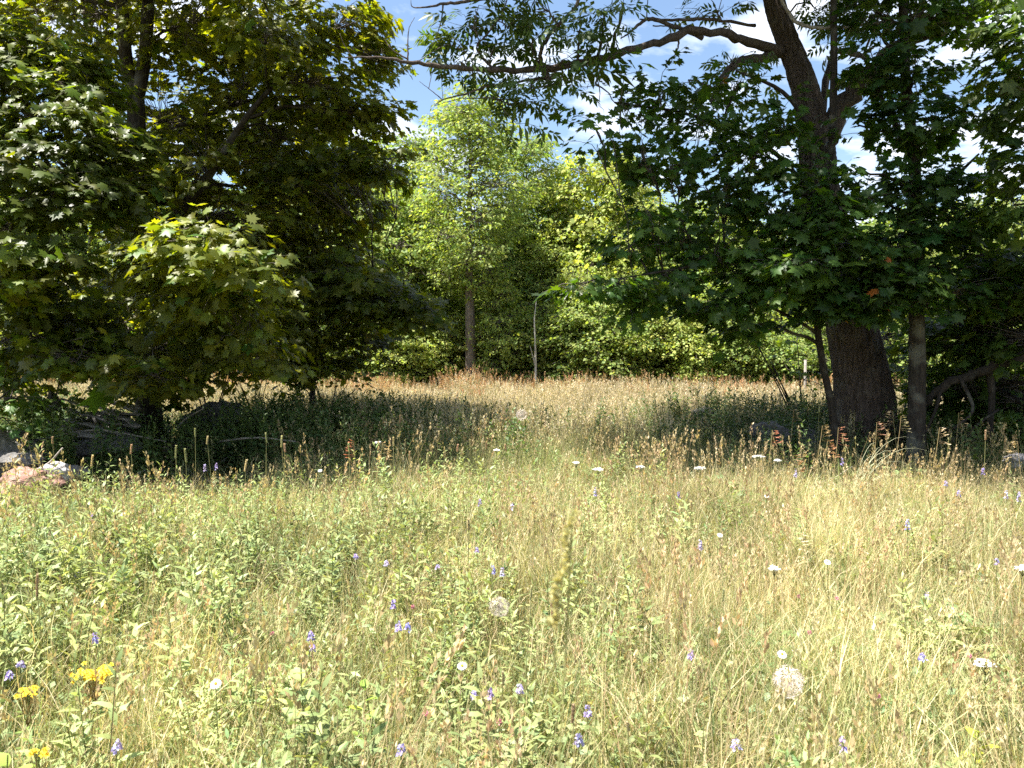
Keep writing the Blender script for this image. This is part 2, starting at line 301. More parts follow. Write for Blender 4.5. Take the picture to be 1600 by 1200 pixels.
# ------------------------------------------------------------------ tree builder
MAPLE_G = (.090, .110, .015); ASH_G = (.055, .095, .026)
class Tree:
    def __init__(s, name, label, cat, base, leafcol, leafmat, tmpl, tmpl_lo, lsize, bark, group=None, flat=.35):
        s.root = thing(name, label, cat, tuple(base), group); s.tr = Geo(); s.tw = Geo(); s.L = []
        s.leafcol = leafcol; s.leafmat = leafmat; s.tmpl = tmpl; s.tmpl_lo = tmpl_lo; s.ls = lsize; s.bark = bark; s.anchor = []; s.flat = flat; s.dn = 1.0; s.shrink = .12
    def stem(s, pts, sides=10, rough=.03, n=None, part=None, mat=None):
        p = smooth_path(pts, n or len(pts)*4); g = s.tr if part is None else Geo()
        if part: p[1:-1, :3] += rng.normal(0, .28, (len(p)-2, 3))*p[1:-1, 3:4]; p[:, 3] *= rng.uniform(.88, 1.14, len(p))
        tube(g, p[:, :3], np.maximum(p[:, 3], .003), sides, rough=rough, seed=int(abs(p[0, 0])*100)); s.anchor.append(p)
        if part: g.obj(part, mat or s.bark, s.root, smooth=True)
        return p
    def near_anchor(s, c):
        A = np.concatenate(s.anchor); d = np.linalg.norm(A[:, :3]-c, axis=1)+np.maximum(0, A[:, 2]-c[2]+.2)*2.5
        return A[d.argmin()]
    def clump(s, c, r, sprays, k=11, limb=True, droop=.35, inner=.35, spray=.42, dens=1.0):
        c = np.asarray(c, float); r = np.asarray(r, float)
        a = s.near_anchor(c)
        if limb:
            L = np.linalg.norm(c-a[:3]); mid = (a[:3]+c)/2+np.array([0, 0, .18*L])+rng.normal(0, .05, 3)*L
            pp = bez(a[:3], mid, c, 7); pp[1:-1] += rng.normal(0, .02, (5, 3))*L
            r0 = min(a[3]*.55, .012+.016*L); tube(s.tr, pp, np.linspace(r0, .010, 7), 6, rough=.05)
            nb = 5; hub = pp[rng.integers(3, 7, sprays)]
        else: hub = np.repeat(c[None], sprays, 0)
        d = nrm(rng.normal(0, 1, (sprays, 3))*np.array([1, 1, .85])+np.array([0, 0, .15])); u = inner+(1-inner)*rng.random((sprays, 1))**.6
        q = c+d*r*u
        lay = .22; q[:, 2] = q[:, 2] if s.flat > .6 else np.round((q[:, 2]+rng.normal(0, .06, sprays))/lay)*lay+rng.normal(0, .055, sprays)
        out = d.copy(); cd = c-a[:3]; out = out+.6*nrm(cd[None]); out[:, 2] = out[:, 2]*.25-.12; out = nrm(out)
        twigs(s.tw, hub, q, .008, .004, (.1, .08, .06), .05)
        tipp = q+out*spray
        twigs(s.tw, q, tipp, .004, .0015, (.1, .08, .06), .02)
        n = sprays*k; t = np.tile(np.linspace(.05, 1, k), sprays)[:, None]+rng.normal(0, .04, (n, 1)); qq = np.repeat(q, k, 0); oo = np.repeat(out, k, 0)
        side = nrm(np.cross(oo, np.array([0, 0, 1.]))); sgn = np.tile(np.where(np.arange(k) % 2, 1, -1), sprays)[:, None]
        w = rng.uniform(.04, .22, (n, 1))*(1.15-t)*(spray/.42)
        pos = qq+oo*t*spray+side*sgn*w+np.array([0, 0, 1])*(rng.normal(0, .035, (n, 1))-.06*w/.2)
        tip = nrm(oo*.55+side*sgn*(1-.6*t)+np.array([0, 0, -1])*droop*rng.uniform(.3, 1.6, (n, 1))+rng.normal(0, .22, (n, 3)))
        no = nrm(np.array([0, 0, 1.])+.75*oo+rng.normal(0, s.flat*1.15, (n, 3)))
        size = s.ls*np.exp(rng.normal(0, .28, n))*.95
        s.L.append((pos, tip, no, size))
    def finish(s, parts=0, leafcol_var=.22, fleck=.0):
        if s.tr.V: s.tr.obj('trunk', s.bark, s.root, smooth=True)
        if s.tw.V: s.tw.obj('twigs', M_TWIG, s.root, stuff=True)
        pos, tip, no, size = [np.concatenate(a) for a in zip(*s.L)]; n = len(pos); col = vary(s.leafcol, n, leafcol_var, .10)
        if fleck:
            f = rng.random(n) < fleck; col[f] = vary((.32, .10, .03), f.sum(), .3)
        px, py, dep = project(pos); inside = (px > -30) & (px < 1630) & (py > -30) & (py < 1230)
        pick = np.zeros(n, bool)
        if parts:
            sc = np.where(inside & (px > 5) & (px < 1595) & (py > 5), size/dep*(.5+abs(no[:, 1])*.5+abs(no[:, 2])*.3), 0); pick[np.argsort(-sc)[:parts]] = True
        g = Geo(); a = inside & ~pick; vi = np.arange(n) % 4
        for v, (wy, cup, tw) in enumerate([(1, 1, 0), (.82, 2.2, .12), (1.08, .2, -.1), (.92, -1.2, .2)]):
            TV = s.tmpl[0].copy(); TV[:, 2] = TV[:, 2]*cup+TV[:, 1]*TV[:, 0]*tw*2; TV[:, 1] = TV[:, 1]*wy+tw*.4*TV[:, 0]**2; aa = a & (vi == v)
            put_leaves(g, pos[aa], tip[aa], no[aa], size[aa], (TV, s.tmpl[1]), col[aa])
        b = ~inside; put_leaves(g, pos[b], tip[b], no[b], size[b], s.tmpl_lo, col[b])
        g.obj('crown', s.leafmat, s.root, stuff=True)
        if parts:
            ms = []
            for v in range(5):
                h = Geo(); h.add(s.tmpl[0], s.tmpl[1], vary(s.leafcol, 1, .2)[0]); ms.append(h.mesh('leaf', s.leafmat))
            x, y, z = frames(tip[pick], no[pick])
            for i, (p, sz) in enumerate(zip(pos[pick], size[pick])):
                o = bpy.data.objects.new('leaf', ms[i % 5]); COL.objects.link(o); o.parent = s.root
                M = Matrix(((x[i][0]*sz, y[i][0]*sz, z[i][0]*sz, p[0]), (x[i][1]*sz, y[i][1]*sz, z[i][1]*sz, p[1]), (x[i][2]*sz, y[i][2]*sz, z[i][2]*sz, p[2]), (0, 0, 0, 1)))
                o.matrix_basis = Matrix.Translation(-s.root.location) @ M
        return s.root
def PR(px, py, D, r): return (*P(px, py, D), r)
def pc(t, px, py, D, rx, ry, n, rd=None, **k):        # clump centred on a pixel at distance D, radii in pixels there
    s = D/F; rd = rd or (rx+ry)*.5*s*1.1; n = max(3, int(n*t.dn))
    sh = t.shrink; t.clump(P(px, py, D), (max(.12, rx*s-sh), max(.15, rd-sh), max(.08, ry*s-sh*.6)), n, **k)
def base_at(px, D):
    p = P(px, 600, D); return (p[0], D, float(gz(p[0], D)))

# ------------------------------------------------------------------ left maples
def left_maples():
    D = 12.6; b = base_at(232, D)
    t = Tree('maple_tree', 'large dark forked maple filling the left, its trunk rising beside the grey boulder', 'tree', b, MAPLE_G, M_MAPLE, MAPLE, MAPLE_LO, .135, M_BARK, 'maple trees on the left'); t.dn = .85
    t.stem([(b[0]+.05, b[1], b[2]-.1, .26), PR(232, 640, D, .2), PR(228, 540, D, .17), PR(222, 400, D, .155), PR(216, 280, D, .145), PR(212, 150, D, .13)], 12)
    t.stem([PR(213, 160, D, .11), PR(198, 100, D, .1), PR(190, 0, D, .09), PR(186, -150, D, .07), PR(190, -420, D, .03)], 9)
    t.stem([PR(213, 160, D, .11), PR(226, 90, D, .1), PR(232, 0, D, .09), PR(245, -160, D+.3, .07), PR(270, -400, D+.3, .03)], 9)
    t.stem([PR(222, 400, D, .09), PR(290, 320, D-.3, .075), PR(330, 270, D-.6, .06), PR(380, 190, D-.8, .045), PR(440, 120, D-.8, .03), PR(500, 60, D-.8, .015)], 8)
    t.stem([PR(216, 260, D, .08), PR(280, 200, D+.5, .06), PR(380, 160, D+.7, .04), PR(480, 150, D+.3, .02)], 7)
    t.stem([PR(228, 520, D, .07), PR(270, 480, D-1.2, .05), PR(320, 440, D-2.4, .035), PR(380, 420, D-3.2, .018)], 7)
    t.stem([PR(222, 380, D, .07), PR(160, 320, D-.4, .05), PR(90, 250, D-1, .03)], 7)
    for a in [(300, 40, 12.4, 110, 70, 90), (430, 50, 11.8, 95, 55, 75), (545, 40, 12.2, 50, 45, 42), (130, 30, 13, 110, 80, 80), (490, 130, 12, 75, 45, 60), (575, 178, 12.1, 42, 24, 26),
              (520, 170, 12.1, 55, 30, 30), (590, 90, 12.2, 25, 28, 16), (380, 150, 13, 100, 80, 90), (250, 190, 13.2, 110, 80, 95), (440, 215, 13, 85, 45, 60), (330, 260, 12.4, 100, 60, 80),
              (190, 300, 12.6, 100, 70, 85), (470, 300, 13.6, 85, 55, 65), (400, 345, 12.6, 95, 55, 75), (270, 400, 12.2, 110, 70, 100), (170, 470, 12.2, 110, 70, 100),
              (420, 425, 13.2, 90, 65, 85), (510, 400, 13.8, 55, 55, 50), (330, 510, 11.6, 120, 50, 105), (210, 555, 12, 90, 42, 65), (430, 530, 12.8, 80, 40, 70), (260, 590, 11.7, 50, 30, 26), (60, 20, 13.4, 90, 70, 60)]:
        pc(t, *a)
    pc(t, 325, 405, 8.4, 62, 36, 40, .55); pc(t, 295, 383, 8.5, 34, 20, 20, .45); pc(t, 400, 425, 8.5, 40, 16, 18, .4); pc(t, 310, 450, 9, 70, 40, 45, .7); pc(t, 350, 490, 9.3, 70, 35, 36, .7); pc(t, 240, 588, 9.0, 52, 22, 22, .6); pc(t, 395, 545, 9.4, 56, 26, 26, .7); pc(t, 180, 520, 10.4, 80, 40, 50, .8); pc(t, 250, 560, 10.2, 60, 26, 34, .7); pc(t, 90, 545, 10.4, 70, 30, 40, .7)
    pc(t, 410, 55, 10.4, 42, 26, 22, .5)
    for x, y, z, r in [(-6.0, 12.8, 8.6, 1.7), (-4.9, 12.2, 8.2, 1.5), (-7.0, 14.2, 8.2, 1.6), (-5.4, 14.4, 9.2, 1.6), (-6.0, 13.2, 10.4, 1.5), (-4.9, 13.8, 7.6, 1.3), (-4.9, 15.5, 7, 1.5), (-6.6, 15.8, 6, 1.6), (-3.9, 15.3, 5, 1.2), (-5.4, 16, 4.2, 1.5), (-7.4, 12.4, 8.4, 1.5), (-4.5, 9.8, 7.0, 1.1), (-5.5, 10.2, 7.4, 1.2), (-4.2, 11.0, 7.6, 1.2), (-6.0, 11.2, 7.8, 1.3), (-3.8, 9.2, 6.6, .8), (-3.6, 12.2, 7.9, 1.0)]:  # hidden rest of the crown, its nearer clumps added to shade the ground
        t.clump((x, y, z), (r, r, r*.62), 62, k=9)
    t.finish(300)

    D = 10.6; b = base_at(-70, D)
    t = Tree('maple_tree', 'maple with sunlit yellow green branch tips hanging in from the left picture edge', 'tree', b, MAPLE_G, M_MAPLE, MAPLE, MAPLE_LO, .125, M_BARK, 'maple trees on the left')
    t.stem([(b[0], b[1], b[2]-.1, .2), PR(-68, 600, D, .15), PR(-62, 400, D, .13), PR(-50, 200, D, .11), PR(-45, 0, D, .08), PR(-40, -250, D, .03)], 10)
    t.stem([PR(-62, 420, D, .07), PR(-10, 350, D-.3, .05), PR(60, 290, D-.5, .025)], 7)
    t.stem([PR(-50, 250, D, .07), PR(0, 180, D-.4, .05), PR(70, 120, D-.6, .025)], 7)
    for a in [(40, 78, 9.8, 80, 26, 44), (-10, 90, 9.6, 60, 30, 24), (110, 100, 9.7, 50, 22, 26), (40, 140, 9.4, 85, 30, 46), (130, 150, 9.4, 44, 24, 24), (90, 200, 9.0, 90, 30, 48), (0, 220, 8.9, 70, 34, 34), (170, 240, 9.1, 52, 26, 28), (60, 265, 8.7, 90, 28, 44), (190, 300, 9.1, 40, 22, 18), (120, 320, 8.7, 70, 28, 32),
              (20, 350, 8.6, 70, 34, 34), (60, 405, 8.4, 60, 22, 26), (10, 440, 8.8, 60, 34, 28), (90, 470, 9.4, 70, 34, 34), (60, 530, 9.6, 90, 40, 50), (120, 565, 9.0, 56, 24, 22), (-60, 160, 9.8, 60, 80, 34), (-80, 300, 9.6, 60, 80, 40), (-80, 440, 10, 70, 70, 44), (20, 560, 10.8, 60, 30, 30)]:
        pc(t, *a)
    t.finish(220)

    D = 9.6; b = base_at(-40, D)
    t = Tree('maple_sapling', 'small pale green maple sapling above the rocks at the left edge', 'sapling', b, (.075, .12, .03), M_MAPLE, MAPLE, MAPLE_LO, .11, M_BARK)
    t.stem([(b[0], b[1], b[2]-.05, .03), PR(-30, 680, D-.2, .02), PR(-5, 630, D-.4, .012), PR(15, 610, D-.5, .008)], 6)
    pc(t, 15, 622, D-.6, 36, 14, 12, .3, limb=False); pc(t, -30, 610, D-.5, 36, 20, 14, .3, limb=False); pc(t, 5, 652, D-.6, 20, 8, 4, .2, limb=False)
    t.finish(40)

    D = 15.5; b = base_at(520, D)
    t = Tree('maple_tree', 'maple behind the big left one whose low bough reaches over the field', 'tree', b, MAPLE_G, M_MAPLE, MAPLE, MAPLE_LO, .135, M_BARK, 'maple trees on the left')
    t.stem([(b[0]-.5, b[1], b[2]-.1, .06), PR(492, 560, D, .05), PR(490, 420, D, .05), PR(495, 300, D, .08), PR(500, 200, D, .05)], 9)
    t.stem([PR(490, 480, D, .05), PR(550, 450, D-.8, .04), PR(620, 480, D-1.3, .02), PR(680, 495, D-1.5, .008)], 6)
    t.stem([PR(495, 330, D, .05), PR(540, 290, D-.8, .035), PR(590, 262, D-1.4, .015)], 6)
    for a in [(500, 265, 14, 52, 22, 26), (560, 250, 14, 48, 18, 24), (540, 262, 12.2, 60, 20, 26), (600, 250, 12, 44, 16, 16), (470, 270, 12.2, 50, 22, 20), (590, 470, 12.8, 70, 36, 60), (640, 488, 12.6, 48, 20, 26), (540, 440, 12.8, 60, 40, 50), (540, 330, 14.6, 60, 36, 42), (500, 400, 15, 60, 50, 50), (560, 410, 15.4, 34, 40, 26), (600, 470, 14, 42, 26, 34), (540, 470, 14.6, 60, 36, 44),
              (640, 492, 14, 34, 14, 14), (470, 520, 15, 60, 36, 44), (560, 515, 15, 46, 22, 22), (500, 560, 14.8, 60, 26, 36), (440, 580, 14.2, 46, 20, 22), (470, 220, 15.4, 60, 40, 36), (420, 480, 15.5, 70, 50, 50)]:
        pc(t, *a)
    t.finish(60)

    # shrubs and thin stems under the canopy
    for (px, D, h, lab) in [(330, 14.5, 1.9, 'many stemmed leafy shrub in shade behind the grey boulder'), (70, 13, 1.8, 'dark shaded shrub left of the board pile'), (512, 14.6, 1.5, 'leafy shrub at the right end of the left tree shade'), (400, 15.6, 1.5, 'low thin twiggy shrub at the shaded field edge left of centre')]:
        b = base_at(px, D)
        t = Tree('shrub', lab, 'shrub', b, MAPLE_G, M_MAPLE, MAPLE_LO, MAPLE_LO, .09, M_BARK, 'shrubs under the left trees')
        for k in range(7):
            a = rng.uniform(0, 6.28); q = np.array([math.cos(a)*.5, math.sin(a)*.4, h*rng.uniform(.7, 1)])
            t.stem([(b[0]+q[0]*.15, b[1]+q[1]*.15, b[2]-.05, .018), (b[0]+q[0]*.4, b[1]+q[1]*.4, b[2]+h*.4, .012), (b[0]+q[0]*1.3, b[1]+q[1]*1.3, b[2]+q[2], .005)], 5)
        t.clump((b[0], b[1], b[2]+h*.9), (.9, .7, .38), 26, k=8); t.finish()
left_maples()

# ------------------------------------------------------------------ big ash on the right
def big_ash():
    D = 12.0; b = base_at(1354, D)
    t = Tree('ash_tree', 'thick old ash with furrowed trunk leaning left and long bare limbs across the sky', 'tree', b, ASH_G, M_ASHL, ASH, ASH, .25, M_ASHBARK); t.dn = .36; t.shrink = .2
    path = smooth_path([(b[0]+.02, D, b[2]-.25, .68), PR(1354, 715, D, .56), PR(1352, 670, D, .47), PR(1349, 620, D, .41), PR(1341, 560, D, .365), PR(1329, 500, D, .335), PR(1312, 420, D, .305), PR(1296, 350, D, .265), PR(1281, 290, D, .25),
                        PR(1277, 240, D, .238), PR(1268, 190, D, .21), PR(1254, 130, D, .18), PR(1232, 70, D, .155), PR(1211, 10, D, .145), PR(1196, -80, D, .14), PR(1180, -200, D, .1), PR(1170, -380, D, .05)], 260)
    sides = 96; pts = path[:, :3]; tt = nrm(np.gradient(pts, axis=0)); u = nrm(np.cross(tt, np.array([0, 1., .0]))); v = np.cross(tt, u)
    a = np.linspace(0, 2*np.pi, sides, endpoint=False); s = np.arange(260)*.04
    A, S = np.meshgrid(a, s)
    rid = np.abs(np.sin(A*10+1.6*np.sin(S*2.3+A*2)+1.1*np.sin(S*5.1+A*5)))**.7
    cut = np.clip(np.sin(S*9+A*4+2*np.sin(A*7))-.55, 0, 1)
    rr = path[:, 3][:, None]*(1+.06*np.sin(A*2+S*.5)+.05*np.sin(A*3-S*.8)) + .034*(rid-.7) - .035*cut*rid + rng.normal(0, .0025, A.shape)
    flare = np.clip(1-(pts[:, 2]-b[2])/.9, 0, 1)[:, None]; rr = rr*(1+flare**1.5*.34*np.cos(A*5+.6))
    V = pts[:, None]+rr[..., None]*(np.cos(A)[..., None]*u[:, None]+np.sin(A)[..., None]*v[:, None])
    n = 260; i = np.arange(n-1)[:, None]*sides; j = np.arange(sides)[None]; k = (j+1) % sides
    T = np.concatenate([np.stack([i+j, i+sides+k, i+k], -1).reshape(-1, 3), np.stack([i+j, i+sides+j, i+sides+k], -1).reshape(-1, 3)])
    t.tr.add(V.reshape(-1, 3), T, (.1, .1, .1)); t.anchor.append(path[::6])
    B = lambda pts, sides=9, mat=None, **k: t.stem([PR(*q[:3], q[3]*.78) for q in pts], sides, .07, part='branch', mat=mat, n=len(pts)*5, **k)
    B([(1290, 225, 12, .17), (1322, 160, 11.8, .17), (1370, 105, 11.4, .15), (1430, 62, 11, .125), (1510, 22, 10.6, .11), (1600, -35, 10.2, .09), (1700, -90, 9.8, .05)], 12)
    B([(1222, 82, 12, .11), (1165, 66, 11.5, .08), (1102, 48, 11, .07), (1032, 64, 10.6, .062), (962, 85, 10.3, .056), (905, 98, 10, .052), (850, 108, 9.8, .05), (780, 109, 9.6, .042), (700, 104, 9.4, .034), (640, 98, 9.2, .027), (600, 90, 9.1, .019), (540, 90, 9, .009)], 10)
    B([(1212, 88, 12, .1), (1180, 92, 11.7, .085), (1145, 104, 11.4, .075), (1122, 132, 11.2, .055), (1112, 160, 11, .03)])
    B([(1280, 215, 12, .07), (1300, 90, 12.3, .07), (1340, 85, 12.5, .06), (1352, 92, 12.6, .04)])
    B([(850, 106, 9.8, .045), (853, 118, 9.8, .045), (858, 128, 9.75, .038), (863, 133, 9.75, .02)])
    B([(853, 122, 9.8, .03), (810, 128, 9.75, .02), (765, 134, 9.7, .016), (730, 146, 9.6, .013), (692, 156, 9.5, .01), (678, 166, 9.5, .004)], 6)
    B([(692, 156, 9.5, .008), (672, 140, 9.5, .006), (655, 127, 9.5, .003)], 5); B([(670, 138, 9.5, .006), (676, 112, 9.5, .004), (680, 106, 9.4, .003)], 5); B([(692, 154, 9.5, .006), (691, 140, 9.5, .004), (690, 129, 9.5, .002)], 5)
    B([(843, 104, 9.8, .035), (848, 70, 9.7, .03), (872, 40, 9.6, .028), (900, 8, 9.5, .026), (915, -40, 9.4, .02)], 7)
    B([(770, 108, 9.6, .02), (745, 75, 9.6, .016), (760, 55, 9.6, .014), (785, 20, 9.6, .011), (800, -30, 9.6, .008)], 6)
    B([(637, 97, 9.2, .014), (637, 70, 9.2, .01), (639, 45, 9.2, .006), (648, 27, 9.2, .002)], 5); B([(637, 92, 9.2, .012), (613, 78, 9.2, .009), (597, 55, 9.2, .006), (585, 40, 9.1, .003)], 5)
    B([(552, 91, 9, .009), (538, 70, 9, .006), (531, 52, 9, .003)], 5); B([(552, 91, 9, .006), (555, 101, 9, .004), (553, 106, 9, .002)], 4)
    B([(600, 92, 9.1, .008), (597, 82, 9.1, .005), (596, 76, 9.1, .002)], 4)
    B([(790, -10, 9.6, .03), (730, 2, 9.5, .024), (695, 6, 9.5, .02), (668, 11, 9.5, .014), (645, 11, 9.5, .008), (642, 0, 9.5, .003)], 6)
    B([(692, 8, 9.5, .014), (690, 30, 9.5, .009), (682, 55, 9.5, .006), (672, 76, 9.5, .002)], 5); B([(655, 95, 9.3, .008), (700, 70, 9.4, .006), (735, 90, 9.5, .004), (738, 118, 9.5, .002)], 5)
    B([(1098, 60, 11, .04), (1030, 32, 10.8, .035), (1008, 32, 10.7, .03), (985, 50, 10.6, .018), (970, 60, 10.6, .01)], 7); B([(1180, 40, 11.6, .03), (1100, 30, 11.1, .026), (1035, 32, 10.8, .02), (1000, 30, 10.7, .012)], 6)
    B([(1010, 32, 10.7, .012), (1012, 0, 10.7, .008), (1011, -20, 10.7, .004)], 5); B([(1020, 40, 10.7, .012), (1045, 42, 10.6, .009), (1040, 52, 10.6, .004)], 5); B([(1060, 62, 10.8, .018), (1058, 80, 10.8, .012), (1050, 90, 10.8, .006)], 5)
    D_ = M_DEAD
    B([(1215, -10, 11, .03), (1240, 30, 10.9, .032), (1268, 42, 10.8, .032), (1312, 42, 10.7, .03), (1370, 36, 10.6, .028), (1430, 34, 10.6, .024), (1480, 26, 10.6, .022), (1512, 18, 10.6, .02)], 7, D_)
    for q in [[(1240, 30), (1248, 5), (1262, -20)], [(1330, 42), (1322, 60), (1308, 75)], [(1362, 36), (1372, 66), (1370, 70)], [(1400, 35), (1412, 58), (1405, 62)], [(1455, 30), (1476, 52), (1470, 58)], [(1485, 25), (1500, 8), (1505, -15)],
              [(1480, 108), (1510, 140), (1525, 158), (1518, 190)], [(1524, 157), (1560, 150), (1600, 136)], [(1500, 136), (1540, 118), (1562, 112)], [(1500, 62), (1530, 62), (1580, 80)], [(1545, 20), (1570, 40), (1600, 30)], [(1525, 15), (1518, 35), (1512, 60)],
              [(1480, 180), (1530, 178), (1600, 182)], [(1540, 255), (1560, 232), (1600, 205)]]:
        D0 = 10.6; B([(x, y, D0, .009-.006*i/(len(q)-1)) for i, (x, y) in enumerate(q)], 4, D_)
    ash = dict(k=5, spray=.3, inner=.1)
    for x, y, rx, ry, n in [(738, 40, 36, 36, 22), (790, 25, 40, 28, 22), (850, 15, 46, 24, 22), (905, 50, 36, 40, 20), (945, 20, 34, 30, 16), (715, 75, 28, 26, 12), (770, 80, 34, 24, 14), (830, 70, 36, 30, 16), (880, 95, 40, 20, 12), (830, 142, 42, 22, 18), (800, 165, 22, 10, 7),
                            (780, 135, 28, 12, 7), (880, 120, 32, 18, 10), (720, 98, 30, 12, 7), (975, 5, 30, 20, 10)]:
        pc(t, x, y, 9.7, rx, ry, n, **ash)
    for x, y, rx, ry, n in [(1120, 20, 55, 30, 18), (1150, 90, 50, 28, 16), (1075, 125, 40, 26, 12), (1270, 10, 50, 30, 12), (1360, 0, 60, 30, 20), (1140, 160, 40, 30, 12), (1330, 20, 60, 40, 18)]:
        pc(t, x, y, 11.3, rx, ry, n, **ash)
    # rest of its crown above the picture, clumps added to shade the ground
    for x, y, z, r in [(.2, 12.4, 9.2, 1.5), (1.8, 11.6, 9.4, 1.6), (3.4, 11.6, 9.6, 1.7), (4.8, 12.6, 9.6, 1.7), (2.2, 13.4, 9.8, 1.6), (3.6, 10.2, 8.8, 1.5), (5.8, 11, 9.0, 1.6), (4.4, 14, 9.8, 1.6), (6.8, 12.4, 9.0, 1.5), (3.9, 12.2, 11, 1.7), (1.0, 10.2, 8.2, 1.3), (2.2, 9.6, 7.9, 1.2), (.2, 10.8, 8.3, 1.2), (1.4, 11.0, 8.9, 1.3), (3.2, 9.2, 7.6, 1.2), (-.2, 9.6, 7.7, 1.0), (2.6, 10.6, 8.6, 1.3), (-.9, 10.2, 8.2, 1.1), (.6, 12.6, 9.2, 1.4), (1.8, 12.4, 9.0, 1.3)]:
        t.clump((x, y, z), (r, r, r*.6), 100, k=6, spray=.4)
    t.finish(260)
big_ash()

# ------------------------------------------------------------------ maples round the ash
def right_maples():
    g = 'young maples around the old ash'
    D = 10.6; b = base_at(1304, D)
    t = Tree('maple_tree', 'slim maple left of the thick ash trunk, its leafy boughs spreading out to the left', 'tree', b, (.055, .096, .018), M_MAPLE, MAPLE, MAPLE_LO, .118, M_BARK, g); t.dn = .56; t.shrink = .25
    t.stem([(b[0]+.1, D, b[2]-.1, .07), PR(1300, 640, D, .05), PR(1284, 560, D, .046), PR(1276, 480, D, .043), PR(1288, 350, D, .042), PR(1300, 210, D, .05), PR(1303, 90, D, .045), PR(1302, -20, D, .04), PR(1300, -220, D, .02)], 8)
    t.stem([PR(1282, 440, D, .035), PR(1180, 400, D-.2, .028), PR(1060, 420, D-.8, .018), PR(940, 440, D-1.3, .008)], 6)
    t.stem([PR(1290, 330, D, .035), PR(1200, 230, D, .028), PR(1080, 180, D-.3, .02), PR(960, 160, D-.8, .01)], 6)
    t.stem([PR(1296, 250, D, .035), PR(1230, 150, D, .028), PR(1150, 110, D-.2, .015)], 6)
    for a in [(930, 130, 9.6, 24, 34, 8), (930, 200, 9.6, 30, 26, 10), (975, 165, 9.8, 48, 45, 18), (1000, 230, 9.8, 50, 40, 22), (1030, 150, 10, 50, 50, 22), (1045, 265, 10, 55, 32, 32), (1090, 200, 10.2, 62, 65, 50), (1150, 140, 10.3, 46, 36, 24), (1170, 240, 10.4, 68, 70, 66),
              (1120, 310, 10.2, 65, 45, 50), (1010, 335, 9.7, 36, 25, 22), (1060, 370, 10, 60, 40, 44), (985, 385, 9.7, 36, 24, 20), (915, 442, 9.2, 36, 14, 14), (965, 445, 9.3, 40, 24, 24), (1030, 445, 9.8, 60, 36, 46), (1120, 400, 10.1, 75, 55, 70),
              (1215, 350, 10.4, 62, 60, 66), (1110, 480, 10, 70, 32, 50), (1200, 440, 10.2, 75, 50, 70), (1255, 390, 10, 50, 60, 48), (1285, 460, 10, 56, 30, 60), (1340, 415, 9.9, 72, 44, 80), (1300, 350, 9.8, 60, 36, 60), (1230, 420, 9.6, 60, 40, 50), (1225, 200, 10.4, 36, 50, 30), (1238, 270, 10.4, 36, 34, 30), (1290, 300, 10, 50, 24, 36), (1345, 470, 9.8, 60, 24, 50), (1400, 455, 9.8, 50, 24, 40), (985, 480, 9.6, 30, 14, 8), (1215, 300, 10.8, 40, 30, 18), (1170, 510, 10.4, 60, 20, 20)]:
        pc(t, *a)
    t.finish(300, fleck=.0006)

    D = 10.2; b = base_at(1432, D)
    t = Tree('maple_tree', 'straight dark maple with narrow trunk just right of the thick ash trunk', 'tree', b, (.044, .082, .018), M_MAPLE, MAPLE, MAPLE_LO, .118, M_BARK, g); t.dn = .56; t.shrink = .25
    t.stem([(b[0], D, b[2]-.1, .16), PR(1432, 670, D, .115), PR(1433, 560, D, .105), PR(1431, 420, D, .09), PR(1430, 280, D, .075), PR(1415, 120, D, .06), PR(1410, -40, D, .05), PR(1405, -260, D, .02)], 10)
    t.stem([PR(1431, 350, D, .04), PR(1480, 290, D, .03), PR(1530, 240, D-.2, .012)], 6); t.stem([PR(1430, 250, D, .04), PR(1380, 160, D, .03), PR(1350, 90, D, .015)], 6)
    for a in [(1395, 195, 10, 46, 55, 42), (1340, 195, 10.3, 30, 22, 12), (1430, 110, 10, 55, 50, 50), (1365, 95, 10.2, 55, 46, 42), (1460, 200, 10, 50, 50, 50), (1425, 290, 10, 56, 42, 50), (1480, 290, 10, 52, 36, 40), (1350, 268, 9.8, 22, 16, 7), (1350, 310, 9.9, 30, 14, 9),
              (1460, 370, 10, 70, 50, 66), (1400, 370, 10, 50, 36, 36), (1395, 430, 9.8, 60, 36, 44), (1480, 450, 10, 75, 40, 56), (1550, 400, 10.4, 60, 46, 42), (1500, 20, 10.4, 40, 40, 22), (1440, 20, 10.2, 60, 40, 44), (1510, 330, 10.4, 40, 26, 18), (1370, 20, 10.4, 50, 46, 34),
              (1400, -70, 10.4, 100, 60, 66), (1400, -200, 10.4, 80, 70, 50)]:
        pc(t, *a)
    t.finish(220)

    D = 9.0; b = base_at(1745, D)
    t = Tree('maple_tree', 'maple standing outside the right edge with leaf sprays drooping into the sky', 'tree', b, (.05, .09, .02), M_MAPLE, MAPLE, MAPLE_LO, .13, M_BARK, g)
    t.stem([(b[0], D, b[2]-.1, .15), PR(1745, 500, D, .12), PR(1740, 250, D, .09), PR(1735, 0, D, .06), PR(1730, -200, D, .03)], 9)
